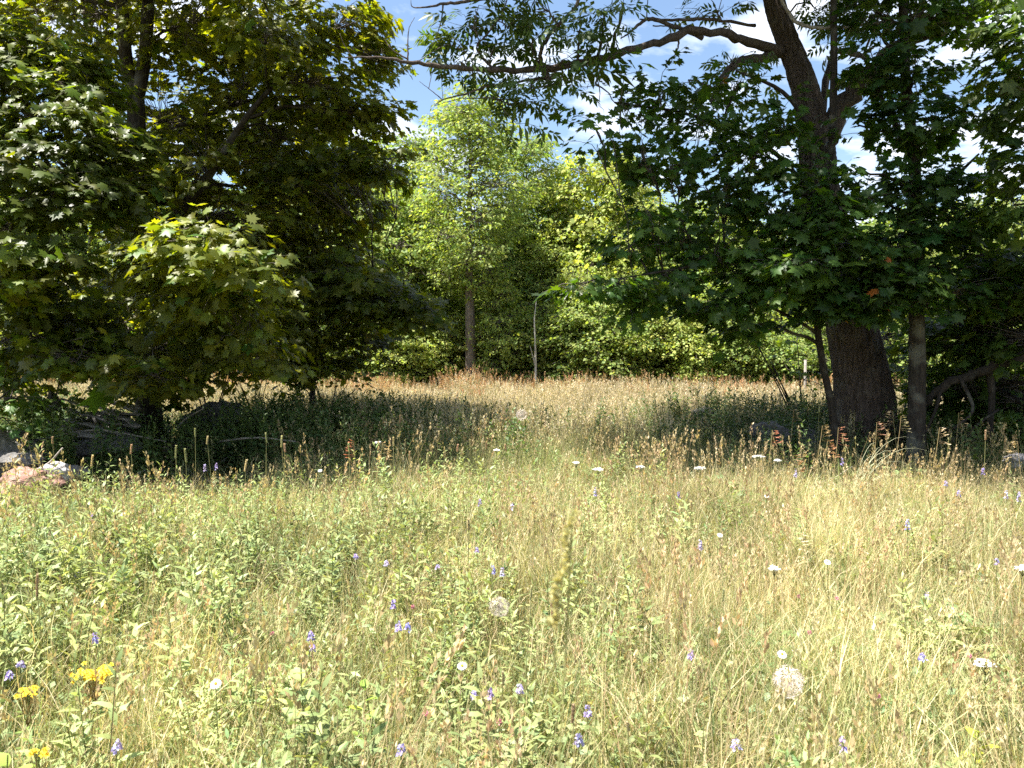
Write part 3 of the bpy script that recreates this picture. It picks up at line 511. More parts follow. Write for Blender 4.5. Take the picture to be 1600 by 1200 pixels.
    for a in [(1590, 20, 8.8, 34, 26, 14), (1592, 80, 8.8, 26, 36, 15), (1612, 130, 8.8, 40, 36, 14), (1592, 205, 9, 40, 18, 12), (1600, 265, 9, 40, 20, 13), (1585, 320, 9.4, 40, 26, 18), (1690, 100, 9, 70, 80, 46), (1700, 280, 9, 70, 70, 44), (1680, 430, 9.4, 80, 70, 46), (1570, 470, 10.5, 60, 50, 60), (1590, 540, 10.5, 60, 36, 50), (1500, 530, 11, 70, 36, 60), (1530, 610, 11.6, 70, 40, 60), (1590, 630, 11, 50, 40, 40), (1480, 620, 12, 40, 36, 36), (1600, 420, 10.5, 60, 50, 50), (1700, -80, 9, 90, 60, 40)]:
        pc(t, *a)
    t.finish(120)

    for (px, D, h, lab) in [(1500, 12, 2.2, 'dark tangled shrub between the narrow trunk and the leaning fallen limb'), (1580, 11.2, 2.2, 'dense dark shrub at the right edge behind the fallen limb'), (1385, 13.4, 2.0, 'thin leafy shrub seen between the two right hand trunks'), (1262, 14, 2.2, 'twiggy shaded shrub just left of the ash trunk')]:
        b = base_at(px, D)
        t = Tree('shrub', lab, 'shrub', b, (.05, .09, .02), M_MAPLE, MAPLE_LO, MAPLE_LO, .085, M_BARK, 'shrubs under the right trees')
        for k in range(10):
            a = rng.uniform(0, 6.28); q = np.array([math.cos(a)*.6, math.sin(a)*.5, h*rng.uniform(.5, 1)])
            t.stem([(b[0]+q[0]*.2, b[1]+q[1]*.2, b[2]-.05, .02), (b[0]+q[0]*.6, b[1]+q[1]*.5, b[2]+h*.3, .014), (b[0]+q[0]*1.5+rng.normal(0, .2), b[1]+q[1]*1.3, b[2]+q[2], .005)], 5)
        t.clump((b[0], b[1], b[2]+h*.55), (.7, .6, .5), 26 if px > 1300 else 5, k=8); t.clump((b[0], b[1], b[2]+h*.95), (.85, .7, .5), 44 if px > 1300 else 14, k=8); t.finish()
    # fallen limb
    g = Geo(); p = smooth_path([PR(1440, 640, 10.6, .05), PR(1470, 605, 10.5, .075), PR(1520, 585, 10.4, .09), PR(1580, 566, 10.2, .1), PR(1660, 545, 10, .12), PR(1760, 620, 9.8, .14), (*PH(1790, 800, -.05), .15)], 40)
    p[1:-1, :3] += rng.normal(0, .02, (len(p)-2, 3)); tube(g, p[:, :3], p[:, 3]*.68, 10, rough=.14)
    lg = thing('fallen_limb', 'dark broken limb sloping up to the right edge above the shaded brush', 'fallen branch', tuple(p[-1, :3]))
    g.obj('limb', M_BARK, lg, smooth=True)
    for q in [[(1470, 605, 10.5, .03), (1462, 640, 10.4, .02), (1440, 690, 10.3, .012)], [(1545, 578, 10.4, .05), (1550, 620, 10.4, .042), (1545, 690, 10.4, .04)], [(1500, 590, 10.4, .03), (1520, 640, 10.2, .02), (1490, 670, 10.1, .012)], [(1560, 640, 10.3, .02), (1520, 670, 10.2, .012), (1500, 700, 10.2, .006)]]:
        h = Geo(); pp = smooth_path([PR(*z) for z in q], 12); tube(h, pp[:, :3], pp[:, 3], 6, rough=.08); h.obj('side_branch', M_BARK, lg, smooth=True)
right_maples()

# ------------------------------------------------------------------ trees of the wood edge
def crown_tree(name, label, cat, H, Wd, low, col, ncl, per, lsize, tmpl, trunk_r, seed, lean=0, cone=.5, mat=None, bark=None, group=None, spray=.5, kk=10):
    """prototype at the origin"""
    global rng
    rng = np.random.default_rng(seed)
    t = Tree(name, label, cat, (0, 0, 0), col, mat or M_FAR, tmpl, tmpl, lsize, bark or M_BARK, group, .85)
    t.stem([(0, 0, -.2, trunk_r*1.35), (0, 0, .3, trunk_r), (lean*.1, 0, H*.25, trunk_r*.8), (lean*.4, .05, H*.5, trunk_r*.55), (lean*.7, 0, H*.75, trunk_r*.3), (lean, 0, H*.97, .015)], 8)
    for i in range(ncl):
        f = (i+.5)/ncl; z = low+(H-low)*f**.9; rad = Wd*(math.sin(math.pi*min(1, (1-f)*.82+.12))**.8)*(1-cone*f*.55)
        a = i*2.4+rng.uniform(-.4, .4); rr = rad*rng.uniform(.35, .85); cr = max(.45, rad*rng.uniform(.32, .5))
        x = lean*f+math.cos(a)*rr; y = math.sin(a)*rr
        t.clump((x, y, z+rng.normal(0, .12)), (cr, cr, cr*.72), per, k=kk, spray=spray, inner=.15)
    t.clump((lean, 0, H-.35), (.4, .4, .6), per//2, k=9, spray=spray*.8, inner=.1)
    r = t.finish(); return r

M_TRUNK = bark_mat('young_ash_bark', (.07, .055, .045), (.22, .18, .15), (10, 10, 3), .6, .2)
YG = (.155, .19, .055); MG = (.12, .16, .05); BG = (.13, .165, .07)
protos = {
    'ash_tall': crown_tree('ash_tree', 'tall airy young ash at the centre of the field edge, tallest tree there', 'tree', 9.6, 2.3, 3.4, (.145, .18, .055), 42, 40, .125, tmpl_diamond(.24), .2, 21, cone=.75, bark=M_TRUNK),
    'ash_round': crown_tree('ash_tree', '', 'tree', 8, 2.0, 1.0, YG, 34, 40, .13, tmpl_diamond(.24), .11, 22, cone=.6),
    'maple_far': crown_tree('maple_tree', '', 'tree', 7.5, 2.3, .9, YG, 38, 50, .125, tmpl_diamond(.40), .11, 23, cone=.4),
    'elm_far': crown_tree('elm_tree', '', 'tree', 8, 2.0, 1.2, BG, 30, 36, .12, tmpl_diamond(.28), .10, 24, lean=.6, cone=.6),
    'thin_far': crown_tree('poplar_tree', '', 'tree', 8.5, 1.4, 1.4, MG, 26, 30, .12, tmpl_diamond(.34), .08, 25, lean=-.3, cone=.5),
    'sap': crown_tree('sapling', '', 'sapling', 3.2, 1.0, .4, YG, 16, 26, .075, tmpl_diamond(.4), .035, 26, cone=.5, spray=.3, kk=14),
    'bush': crown_tree('bush', '', 'bush', 2.2, 1.3, .2, YG, 26, 50, .06, tmpl_diamond(.36), .04, 27, cone=.2, spray=.3, kk=16),
    'bush_dark': crown_tree('bush', '', 'bush', 2.6, 1.4, .3, (.11, .145, .04), 24, 42, .075, tmpl_diamond(.34), .04, 28, cone=.2, spray=.3, kk=14),
}
rng = np.random.default_rng(77)
HGT = dict(ash_tall=9.6, ash_round=8, maple_far=7.5, elm_far=8, thin_far=8.5, sap=3.2, bush=2.2, bush_dark=2.6)
used = set()
def place(kind, px, top, D, label, group=None, rz=None, wide=1.0):
    """stand a tree so that its top reaches pixel row `top` at distance D"""
    b = base_at(px, D); H = P(px, top, D)[2]-b[2]; s = H/HGT[kind]; pr = protos[kind]
    rz = rng.uniform(0, 6.28) if rz is None else rz
    if kind in used: o = copy_thing(pr, b, rz, (s*wide, s*wide, s), label)
    else: used.add(kind); o = pr; o.location = b; o.rotation_euler = (0, 0, rz); o.scale = (s*wide, s*wide, s); o['label'] = label
    if group: o['group'] = group
    elif 'group' in o: del o['group']
    return o
WE = 'trees along the far wood edge'
place('ash_tall', 735, 150, 25, 'tall airy young ash standing forward of the wood, tallest at centre', WE, 1.1)
place('elm_far', 560, 232, 30, 'grey green airy tree above the sunlit bough left of centre', WE)
place('thin_far', 630, 212, 29, 'narrow tree just left of the tall central ash', WE)
place('maple_far', 610, 300, 26.5, 'bright yellow green maple under the narrow tree left of the central ash', WE)
place('ash_round', 500, 250, 31, 'tree behind the low dark bough of the left maples', WE)
place('ash_round', 822, 208, 28, 'tree with thin pointed top just right of the tall central ash', WE, wide=.85)
place('elm_far', 872, 262, 29, 'dull grey green tree between the pointed tree and the yellow green one', WE)
place('maple_far', 930, 262, 28, 'yellow green round topped tree below the open sky right of centre', WE)
place('ash_round', 990, 285, 27, 'yellow tipped tree partly hidden by hanging maple leaves right of centre', WE)
place('thin_far', 1060, 315, 27, 'narrow tree behind the right hand maple boughs', WE)
place('maple_far', 1130, 330, 26, 'light green tree behind the right boughs above the reddish grass', WE)
place('elm_far', 1215, 345, 25, 'tree behind the thin grey post near the ash trunk', WE)
place('maple_far', 680, 340, 28, 'rounded green tree behind the left side of the central ash trunk', WE)
place('ash_round', 790, 330, 27.5, 'green tree behind the right side of the central ash trunk', WE)
place('ash_round', 860, 380, 27, 'low bright tree beside the thin pale sapling stem', WE, wide=1.1)
place('ash_round', 1310, 400, 24, 'tree glimpsed immediately behind the thick leaning trunk', WE)
place('maple_far', 1400, 385, 25, 'sunlit tree glimpsed between the two right hand trunks', WE)
place('ash_round', 1510, 310, 25, 'pale green tree behind the right maples under open sky', WE)
place('elm_far', 1590, 300, 24, 'hazy tree at the far right edge of the wood', WE)
place('maple_far', 430, 300, 31, 'tree glimpsed through gaps right of the forked maple trunk', WE)
place('ash_round', 320, 280, 30, 'far tree behind the front sunlit bough of the forked maple', WE)
place('maple_far', 200, 260, 30, 'far tree directly behind the forked maple trunk', WE)
place('elm_far', 90, 250, 29, 'far tree behind the board pile on the left', WE)
place('maple_far', -30, 250, 28, 'far tree beyond the left picture edge', WE)
BU = 'bushes along the foot of the wood'
for kd, px, top, D, lab in [('bush', 560, 478, 27, 'pale bush beneath the drooping dark bough at left of the field'), ('bush', 625, 465, 26.5, 'bright bush left of the central trunk at the field edge'), ('bush', 652, 500, 26, 'low bush touching the central trunk on its left'),
                            ('bush_dark', 520, 470, 28, 'darker bush under the left maple bough'), ('bush', 812, 484, 26, 'bush just right of the central trunk'), ('bush_dark', 832, 500, 26.5, 'dark bush behind the thin pale stem'),
                            ('bush', 885, 474, 25.5, 'tall bright bush right of the thin pale stem'), ('bush', 940, 470, 25, 'bright bush below the single hanging oak like spray'), ('bush_dark', 1000, 450, 25.5, 'dark bush under the right maple boughs'),
                            ('bush', 1060, 480, 24.5, 'sunlit bush above the reddest grass'), ('bush', 1120, 500, 24, 'low sunlit bush between reddish grass and hanging boughs'), ('bush', 1195, 505, 23.5, 'sunlit bush left of the thin grey post'),
                            ('bush_dark', 1245, 520, 24, 'dark bush behind the thin grey post'), ('bush', 1400, 500, 23, 'sunlit bush seen between the ash and the narrow trunk'), ('bush', 1480, 520, 23, 'bush beyond the tangled brush on the right'),
                            ('bush', 1570, 510, 23, 'bush beyond the fallen limb at far right'), ('bush', 460, 500, 29, 'bush at the left end of the reddish grass'), ('bush', 380, 500, 29, 'bush behind the many stemmed left shrub'), ('bush', 250, 490, 28, 'bush seen through the left under storey'), ('bush', 120, 490, 27, 'bush behind the left board pile'), ('bush', 20, 480, 26, 'bush behind the leftmost trunks')]:
    place(kd, px, top, D, lab, BU, wide=1.15)
SAP = 'saplings at the field edge'
place('sap', 703, 500, 25.5, 'thin sapling just left of the central trunk', SAP); place('sap', 1040, 440, 25, 'slender sapling under the right boughs', SAP); place('sap', 960, 430, 26, 'slender sapling behind the bright bush right of centre', SAP); place('sap', 1125, 450, 24, 'sapling with thin pale stem above the reddish grass', SAP)

for px, top, D, lab in [(585, 440, 25.5, 'slim sapling before the pale bush left of the central trunk'), (780, 455, 25, 'short sapling right of the central trunk'), (905, 430, 24.5, 'slim sapling between the pale stem and the hanging maple spray'), (1085, 470, 23.5, 'short sapling rising from the reddest grass'), (1175, 480, 23, 'short sapling left of the grey post')]: place('sap', px, top, D, lab, SAP, wide=.8)
# thin pale stem of a young birch and the grey post
M_WOODPALE = bark_mat('birch_bark', (.30, .27, .24), (.62, .58, .53), (9, 9, 3), .3)
def pale_stem():
    b = base_at(837, 24); t = thing('birch_sapling', 'thin pale forked sapling stem standing in the sun at the field edge', 'sapling', b)
    g = Geo(); p = smooth_path([(b[0], b[1], b[2]-.05, .045), PR(837, 590, 24, .038), PR(837, 560, 24, .034), PR(836, 525, 24, .026), PR(835, 500, 24, .018), PR(838, 470, 24, .006)], 20); tube(g, p[:, :3], p[:, 3], 8); g.obj('trunk', M_WOODPALE, t, smooth=True)
    g = Geo(); p = smooth_path([PR(837, 575, 24, .02), PR(833, 558, 23.9, .015), PR(828, 540, 23.8, .008)], 8); tube(g, p[:, :3], p[:, 3], 5); g.obj('branch', M_WOODPALE, t, smooth=True)
pale_stem()
def post():
    b = base_at(1258, 20); top = P(1258, 562, 20)[2]
    t = thing('wooden_post', 'thin weathered grey post standing in grass left of the ash trunk', 'post', b)
    g = Geo(); p = np.array([(b[0], b[1], b[2]-.2), (b[0]+.005, b[1], .8), (b[0], b[1], top)]); tube(g, p, [.04, .036, .032], 8, rough=.04); g.obj('shaft', M_WOOD, t, smooth=True)
post()

# ------------------------------------------------------------------ scattered cover
def proto_collection(name, geos, mat):
    c = bpy.data.collections.new(name)
    for i, g in enumerate(geos):
        o = bpy.data.objects.new('%s_form_%02d' % (name, i), g.mesh(name, mat)); c.objects.link(o)
    return c
def scatter(name, coll, nform, pts, scl, kind_idx=None, tilt=.12, label=None, cat=None, r=None):
    n = len(pts); me = bpy.data.meshes.new(name); me.vertices.add(n); me.vertices.foreach_set('co', np.asarray(pts, np.float32).ravel())
    rot = np.stack([rng.normal(0, tilt, n), rng.normal(0, tilt, n), rng.uniform(0, 6.283, n)], 1) if r is None else r
    a = me.attributes.new('rot', 'FLOAT_VECTOR', 'POINT'); a.data.foreach_set('vector', rot.astype(np.float32).ravel())
    s = np.asarray(scl, float); s = np.stack([s, s, s], 1) if s.ndim == 1 else s
    a = me.attributes.new('scl', 'FLOAT_VECTOR', 'POINT'); a.data.foreach_set('vector', s.astype(np.float32).ravel())
    a = me.attributes.new('idx', 'INT', 'POINT'); a.data.foreach_set('value', (rng.integers(0, nform, n) if kind_idx is None else kind_idx).astype(np.int32))
    o = bpy.data.objects.new(name, me); COL.objects.link(o); o['kind'] = 'stuff'
    if label: o['label'] = label; o['category'] = cat
    ng = bpy.data.node_groups.new(name, 'GeometryNodeTree'); ng.interface.new_socket('Geometry', in_out='INPUT', socket_type='NodeSocketGeometry'); ng.interface.new_socket('Geometry', in_out='OUTPUT', socket_type='NodeSocketGeometry')
    N = ng.nodes.new; L = ng.links.new; gi = N('NodeGroupInput'); go = N('NodeGroupOutput'); ci = N('GeometryNodeCollectionInfo'); ci.inputs['Collection'].default_value = coll
    ci.inputs['Separate Children'].default_value = True; ci.inputs['Reset Children'].default_value = True
    ip = N('GeometryNodeInstanceOnPoints'); ip.inputs['Pick Instance'].default_value = True
    def na(nm, ty): q = N('GeometryNodeInputNamedAttribute'); q.data_type = ty; q.inputs['Name'].default_value = nm; return q.outputs[0]
    L(gi.outputs[0], ip.inputs['Points']); L(ci.outputs[0], ip.inputs['Instance']); L(na('idx', 'INT'), ip.inputs['Instance Index']); L(na('rot', 'FLOAT_VECTOR'), ip.inputs['Rotation']); L(na('scl', 'FLOAT_VECTOR'), ip.inputs['Scale'])
    L(ip.outputs[0], go.inputs[0]); m = o.modifiers.new('scatter', 'NODES'); m.node_group = ng
    return o

def blades(g, n, rad, hmin, hmax, w, cols, bend=.5, segs=3, tipcol=None, cen=(0, 0)):
    a = rng.uniform(0, 6.283, n); r = rad*np.sqrt(rng.random(n)); base = np.stack([cen[0]+r*np.cos(a), cen[1]+r*np.sin(a), np.zeros(n)], 1)
    h = rng.uniform(hmin, hmax, n); az = rng.uniform(0, 6.283, n); d = np.stack([np.cos(az), np.sin(az), np.zeros(n)], 1); b = bend*rng.uniform(.15, 1.2, n)
    fa = rng.uniform(0, 6.283, n); wd = np.stack([np.cos(fa), np.sin(fa), np.zeros(n)], 1)*(w*rng.uniform(.6, 1.3, n))[:, None]
    ci = rng.integers(0, len(cols), n); C0 = np.asarray(cols)[ci]*np.exp(rng.normal(0, .18, (n, 1)))
    rows = []; cc = []
    for k in range(segs+1):
        t = k/segs; ctr = base+d*(h*b*t*t)[:, None]+np.array([0, 0, 1])*(h*(t-.35*b*t**3))[:, None]; ww = wd*(1-t**1.7)*(.6 if k == 0 else 1)
        c = C0 if tipcol is None else C0*(1-t*.5)+np.asarray(tipcol)*t*.5
        if k < segs: rows += [ctr-ww/2, ctr+ww/2]; cc += [c, c]
        else: rows += [ctr]; cc += [c]
    V = np.stack(rows, 1); C = np.stack(cc, 1); m = V.shape[1]; T = []
    for k in range(segs-1): T += [(2*k, 2*k+1, 2*k+3), (2*k, 2*k+3, 2*k+2)]
    T.append((2*segs-2, 2*segs-1, 2*segs)); T = (np.arange(n)*m)[:, None, None]+np.array(T)[None]
    g.add(V.reshape(-1, 3), T.reshape(-1, 3), C.reshape(-1, 3))

GR = [(.20, .245, .095), (.24, .285, .12), (.16, .21, .085), (.28, .31, .14)]
STR = [(.52, .44, .25), (.60, .52, .33), (.44, .34, .19), (.48, .43, .22), (.34, .34, .15)]
def seed_stems(g, n, rad, h0, h1, col, headcol, hl=.12, hw=.010, w=.003, kind='panicle', nsp=14):
    for i in range(n):
        a = rng.uniform(0, 6.28); r = rad*math.sqrt(rng.random()); b = np.array([r*math.cos(a), r*math.sin(a), 0]); h = rng.uniform(h0, h1); az = rng.uniform(0, 6.28); le = rng.uniform(.02, .22)*h
        tp = b+np.array([math.cos(az)*le, math.sin(az)*le, h]); mid = b+np.array([math.cos(az)*le*.3, math.sin(az)*le*.3, h*.55])
        twigs(g, np.array([b]), np.array([tp]), w*.5, w*.25, np.asarray(col)*rng.uniform(.8, 1.2))
        d = nrm(tp-mid); m = nsp; t = rng.random(m); out = nrm(rng.normal(0, 1, (m, 3))+d*1.2)
        wd = hw*(np.sin(np.pi*np.clip(t*.85+.1, 0, 1))) if kind == 'panicle' else np.full(m, hw)
        p0 = tp-d*hl*(1-t)[:, None]; sz = hl*.22 if kind == 'panicle' else hl*.16
        put_leaves(g, p0+out*wd[:, None]*(rng.random((m, 1))+.2), nrm(out*.5+d), rng.normal(0, 1, (m, 3)), sz*rng.uniform(.6, 1.3, m), tmpl_diamond(.22), vary(headcol, m, .2, .05))
def forb(g, x, y, h, L, col, nl=26, tmpl=None, flower=None, whorl=False):
    az = rng.uniform(0, 6.28); le = rng.uniform(0, .18)*h; tp = np.array([x+math.cos(az)*le, y+math.sin(az)*le, h]); b = np.array([x, y, 0.])
    twigs(g, b[None], tp[None], .003, .0015, (.16, .18, .07))
    t = np.linspace(.12, 1, nl); p = b+(tp-b)*t[:, None]; a = np.arange(nl)*2.4+rng.uniform(0, 6)
    out = np.stack([np.cos(a), np.sin(a), rng.uniform(.1, .9, nl)+(t > .9)*.8], 1); size = L*(.55+.9*np.sin(np.pi*t**.8)*.6)*rng.uniform(.8, 1.2, nl)
    put_leaves(g, p, nrm(out), np.array([0, 0, 1.])+rng.normal(0, .3, (nl, 3)), size, tmpl or LANCE, vary(col, nl, .16, .06))

def protos_meadow():
    P_ = {}
    def many(f, n): return [f(i) for i in range(n)]
    def g_green(i):
        g = Geo(); blades(g, 70, .20, .16, .50, .0060, GR, .6); blades(g, 26, .2, .2, .55, .0048, STR, .7); return g
    def g_mixed(i):
        g = Geo(); blades(g, 42, .20, .14, .44, .0055, GR, .6); blades(g, 50, .2, .15, .56, .0045, STR, .6); return g
    def g_dry(i):
        g = Geo(); blades(g, 18, .20, .1, .38, .0055, GR, .7); blades(g, 70, .2, .15, .60, .0050, STR, .55); seed_stems(g, 3, .18, .4, .6, STR[1], (.50, .42, .26), .08, .012); return g
    def g_low(i):
        g = Geo(); n = 90; a = rng.uniform(0, 6.28, n); r = .22*np.sqrt(rng.random(n)); p = np.stack([r*np.cos(a), r*np.sin(a), rng.uniform(.03, .24, n)], 1)
        put_leaves(g, p, rng.normal(0, 1, (n, 3))*np.array([1, 1, .3]), np.array([0, 0, 1.])+rng.normal(0, .35, (n, 3)), rng.uniform(.02, .045, n), tmpl_diamond(.36), vary((.22, .255, .11), n, .2))
        blades(g, 30, .2, .08, .28, .004, GR+STR, 1.0, 2); return g
    def g_seed(i):
        g = Geo(); seed_stems(g, 9, .2, .55, .85, STR[2], (.42, .32, .18), .11, .016); blades(g, 14, .2, .2, .5, .004, STR, .5); return g
    def g_red(i):
        g = Geo(); seed_stems(g, 16, .28, .65, 1.0, (.44, .35, .18), (.46, .29, .16), .13, .02, .006, nsp=16); blades(g, 16, .28, .3, .7, .007, STR, .4, 2); return g
    def g_tan(i):
        g = Geo(); seed_stems(g, 13, .3, .5, .85, (.48, .43, .27), (.55, .47, .33), .13, .02, .006, nsp=14); blades(g, 34, .3, .25, .65, .008, STR+[GR[3]], .5, 2); return g
    def g_farg(i):
        g = Geo(); blades(g, 60, .3, .2, .62, .009, [GR[1], GR[3], GR[0], STR[4]], .5, 2); seed_stems(g, 4, .3, .5, .75, (.3, .3, .12), (.42, .38, .2), .1, .014, .006, nsp=9); return g
    def g_forb(i):
        g = Geo()
        for k in range(4):
            a = rng.uniform(0, 6.28); r = .15*math.sqrt(rng.random()); forb(g, r*math.cos(a), r*math.sin(a), rng.uniform(.35, .66), .085, (.25, .30, .115), 26)
        return g
    def g_weed(i):                                       # tall weeds, colour lowered to deepen the tree shade
        g = Geo()
        for k in range(5):
            a = rng.uniform(0, 6.28); r = .2*math.sqrt(rng.random()); forb(g, r*math.cos(a), r*math.sin(a), rng.uniform(.6, 1.0), .095, (.08, .13, .04), 30, tmpl_diamond(.24))
        return g
    def g_vetch(i):
        g = Geo(); n = 46; a = rng.uniform(0, 6.28, n); r = .22*np.sqrt(rng.random(n)); p = np.stack([r*np.cos(a), r*np.sin(a), rng.uniform(.1, .42, n)], 1)
        put_leaves(g, p, rng.normal(0, 1, (n, 3))*np.array([1, 1, .3]), np.array([0, 0, 1.])+rng.normal(0, .4, (n, 3)), rng.uniform(.05, .09, n), ASH, vary((.19, .225, .08), n, .2))
        return g
    def g_twig(i):
        g = Geo(); n = 7; p = np.stack([rng.uniform(-.4, .4, n), rng.uniform(-.4, .4, n), rng.uniform(.01, .08, n)], 1); a = rng.uniform(0, 6.28, n); L = rng.uniform(.25, .9, n)
        q = p+np.stack([np.cos(a)*L, np.sin(a)*L, rng.uniform(-.02, .35, n)], 1); twigs(g, p, q, .008, .004, (.3, .27, .23)); return g
    def g_litter(i):
        g = Geo(); n = 60; p = np.stack([rng.uniform(-.4, .4, n), rng.uniform(-.4, .4, n), rng.uniform(.01, .04, n)], 1)
        put_leaves(g, p, rng.normal(0, 1, (n, 3))*np.array([1, 1, .15]), np.array([0, 0, 1.])+rng.normal(0, .35, (n, 3)), rng.uniform(.05, .1, n), MAPLE_LO, vary((.14, .085, .05), n, .35)); return g
    for nm, f, n, mt in [('green_grass', g_green, 7, M_GRASS), ('mixed_grass', g_mixed, 7, M_GRASS), ('dry_grass', g_dry, 7, M_GRASS), ('low_cover', g_low, 5, M_GRASS), ('seeding_grass', g_seed, 6, M_GRASS), ('reddish_grass', g_red, 6, M_GRASS),
                         ('tan_grass', g_tan, 6, M_GRASS), ('far_green_grass', g_farg, 6, M_GRASS), ('leafy_forbs', g_forb, 7, M_GRASS), ('shade_weeds', g_weed, 6, M_GRASS), ('vetch', g_vetch, 5, M_GRASS), ('fallen_twigs', g_twig, 5, M_DEAD), ('leaf_litter', g_litter, 4, M_LITTER)]:
        P_[nm] = (proto_collection(nm, many(f, n), mt), n)
    return P_
PM = protos_meadow()

def region(y0, y1, dens, margin=2.2, half=.66):
    A = (y1-y0)*2*(half*(y0+y1)/2+margin); n = int(A*dens*1.6); y = rng.uniform(y0, y1, n); xw = half*y1+margin; x = rng.uniform(-xw, xw, n); k = abs(x) < half*y+margin
    return x[k], y[k]
def sig(v): return 1/(1+np.exp(-np.clip(v, -30, 30)))
def bare(x, y):                                       # how much the shade under the trees keeps grass away, 0..1
    l = sig((-2.6-x)*2.2)*sig((y-6.75-.25*fn(x, y, 1.2))*3)*sig((15.4-y)*1.6)
    r = sig((x-2.9)*2)*sig((y-9.0)*3)*sig((14.5-y)*1.6)
    return np.clip(l+r*.8, 0, 1)
def green(x, y):                                      # share of green plants over straw
    g = .52-.06*x+.28*fn(x, y, 1.6, 1)+.12*fn(x, y, .5, 3); g = g+.35*np.exp(-((y-11)/3.2)**2)-.35*sig((y-17)*.8)
    return np.clip(g, .04, .97)
def wood(x): return 29.5-.22*(x)+0*x                      # where the field ends
def spread():
    def lay(nm, key, y0, y1, dens, keep, smin, smax, label, cat, tilt=.12):
        x, y = region(y0, y1, dens); k = rng.random(len(x)) < keep(x, y); x, y = x[k], y[k]
        d = np.hypot(x, y); k = d > 1.25; x, y = x[k], y[k]
        s = rng.uniform(smin, smax, len(x))*(1+.20*fn(x, y, 2.2, 4)+.18*fn(x, y, .8, 9)); c, n = PM[key]
        z = gz(x, y)-.01; scatter(nm, c, n, np.stack([x, y, z], 1), s, None, tilt, label, cat)
    inb = lambda x, y: (y < wood(x))*1.
    lay('green_grass', 'green_grass', .6, 9.5, 26, lambda x, y: green(x, y)*(1-bare(x, y)), .75, 1.2, 'fine green meadow grass in the sunny foreground', 'grass')
    lay('mixed_grass', 'mixed_grass', .6, 12, 20, lambda x, y: .85*(1-bare(x, y)), .7, 1.2, 'mixed green and straw grass of the near meadow', 'grass')
    lay('dry_grass', 'dry_grass', .6, 11, 26, lambda x, y: (1-green(x, y))*(1-bare(x, y)), .7, 1.15, 'straw yellow dry grass, thickest at lower right', 'grass')
    lay('low_cover', 'low_cover', .6, 12, 15, lambda x, y: .9*(1-.55*bare(x, y)), .8, 1.3, 'low clover like leaves between the grass stems', 'ground cover')
    lay('seeding_grass', 'seeding_grass', 1.8, 13, 5.5, lambda x, y: (.75-.3*green(x, y))*(1-bare(x, y)), .7, 1.05, 'thin seeding grass stems above the near meadow', 'grass')
    lay('leafy_forbs', 'leafy_forbs', .9, 11, 19, lambda x, y: np.clip(.07+.85*sig((-x-.3)*1.6)+.25*fn(x, y, 1.1, 6), 0.03, 1)*sig((10-y))*(1-bare(x, y)), .65, 1.1, 'pale green leafy forbs, thickest at lower left', 'wild plants', .18)
    lay('vetch_tangle', 'vetch', 1.5, 11, 4, lambda x, y: np.clip(.4+.6*fn(x, y, 1.3, 8), 0, 1)*(1-bare(x, y)), .7, 1.1, 'fine leaved vetch tangled through the grass', 'wild plants')
    lay('far_green_grass', 'far_green_grass', 9, 24, 16, lambda x, y: np.clip(green(x, y)+.25*sig(15-y), 0, 1)*(1-bare(x, y))*inb(x, y), .8, 1.15, 'green grass of the middle field', 'grass')
    lay('tan_grass', 'tan_grass', 11, 33, 14, lambda x, y: np.clip(.2+sig((y-14)*.7), 0, 1)*(1-bare(x, y))*inb(x, y), .75, 1.1, 'golden ripe grass of the sunlit far field', 'grass')
    lay('reddish_grass', 'reddish_grass', 17, 33, 10, lambda x, y: sig((y-(wood(x)-6.0+1.4*fn(x, y, 2.5)))*1.0)*inb(x, y), .8, 1.1, 'reddish brown seeding grass along the foot of the wood', 'grass')
    lay('shade_weeds', 'shade_weeds', 8.5, 17, 16, lambda x, y: np.clip(np.exp(-((x+3.0)/2.0)**2-((y-12.4)/2.4)**2)*1.2+.9*np.exp(-((x-4.2)/1.9)**2-((y-12.8)/2.2)**2)+.22*bare(x, y), 0, 1), .6, 1.0, 'leafy green weeds in the tree shade of the middle field', 'wild plants')
    lay('leaf_litter', 'leaf_litter', 8, 16.5, 6, lambda x, y: bare(x, y), .8, 1.2, 'brown dead leaves on the shaded ground', 'leaf litter', .05)
    lay('fallen_twigs', 'fallen_twigs', 8.6, 15, 2.2, lambda x, y: bare(x, y), .7, 1.2, 'grey fallen twigs littering the shade under the trees', 'twigs', .1)
spread()

# woods far behind the edge: one mass
def far_woods():
    c = bpy.data.collections.new('far_woods_forms')
    for i, k in enumerate(['ash_round', 'maple_far', 'elm_far']):
        ch = [o for o in protos[k].children if o.name.startswith('crown')][0]
        o = bpy.data.objects.new('far_wood_form_%d' % i, ch.data); c.objects.link(o)
    x = rng.uniform(-48, 52, 150); y = rng.uniform(33, 58, 150); s = rng.uniform(.95, 1.3, 150)*(.8+.2*(y-33)/25)
    scatter('far_woods', c, 3, np.stack([x, y, 0*x], 1), s, None, .02, 'mass of leafy woodland behind the far field edge', 'woods')
    b = bpy.data.collections.new('undergrowth_forms')
    for i, k in enumerate(['bush', 'bush_dark']):
        ch = [o for o in protos[k].children if o.name.startswith('crown')][0]
        o = bpy.data.objects.new('undergrowth_form_%d' % i, ch.data); b.objects.link(o)
    x = rng.uniform(-30, 34, 130); y = wood(x)+rng.uniform(1, 8, 130)
    scatter('undergrowth', b, 2, np.stack([x, y, 0*x], 1), rng.uniform(1.0, 1.7, 130), None, .03, 'dense leafy undergrowth inside the wood edge', 'undergrowth')
far_woods()

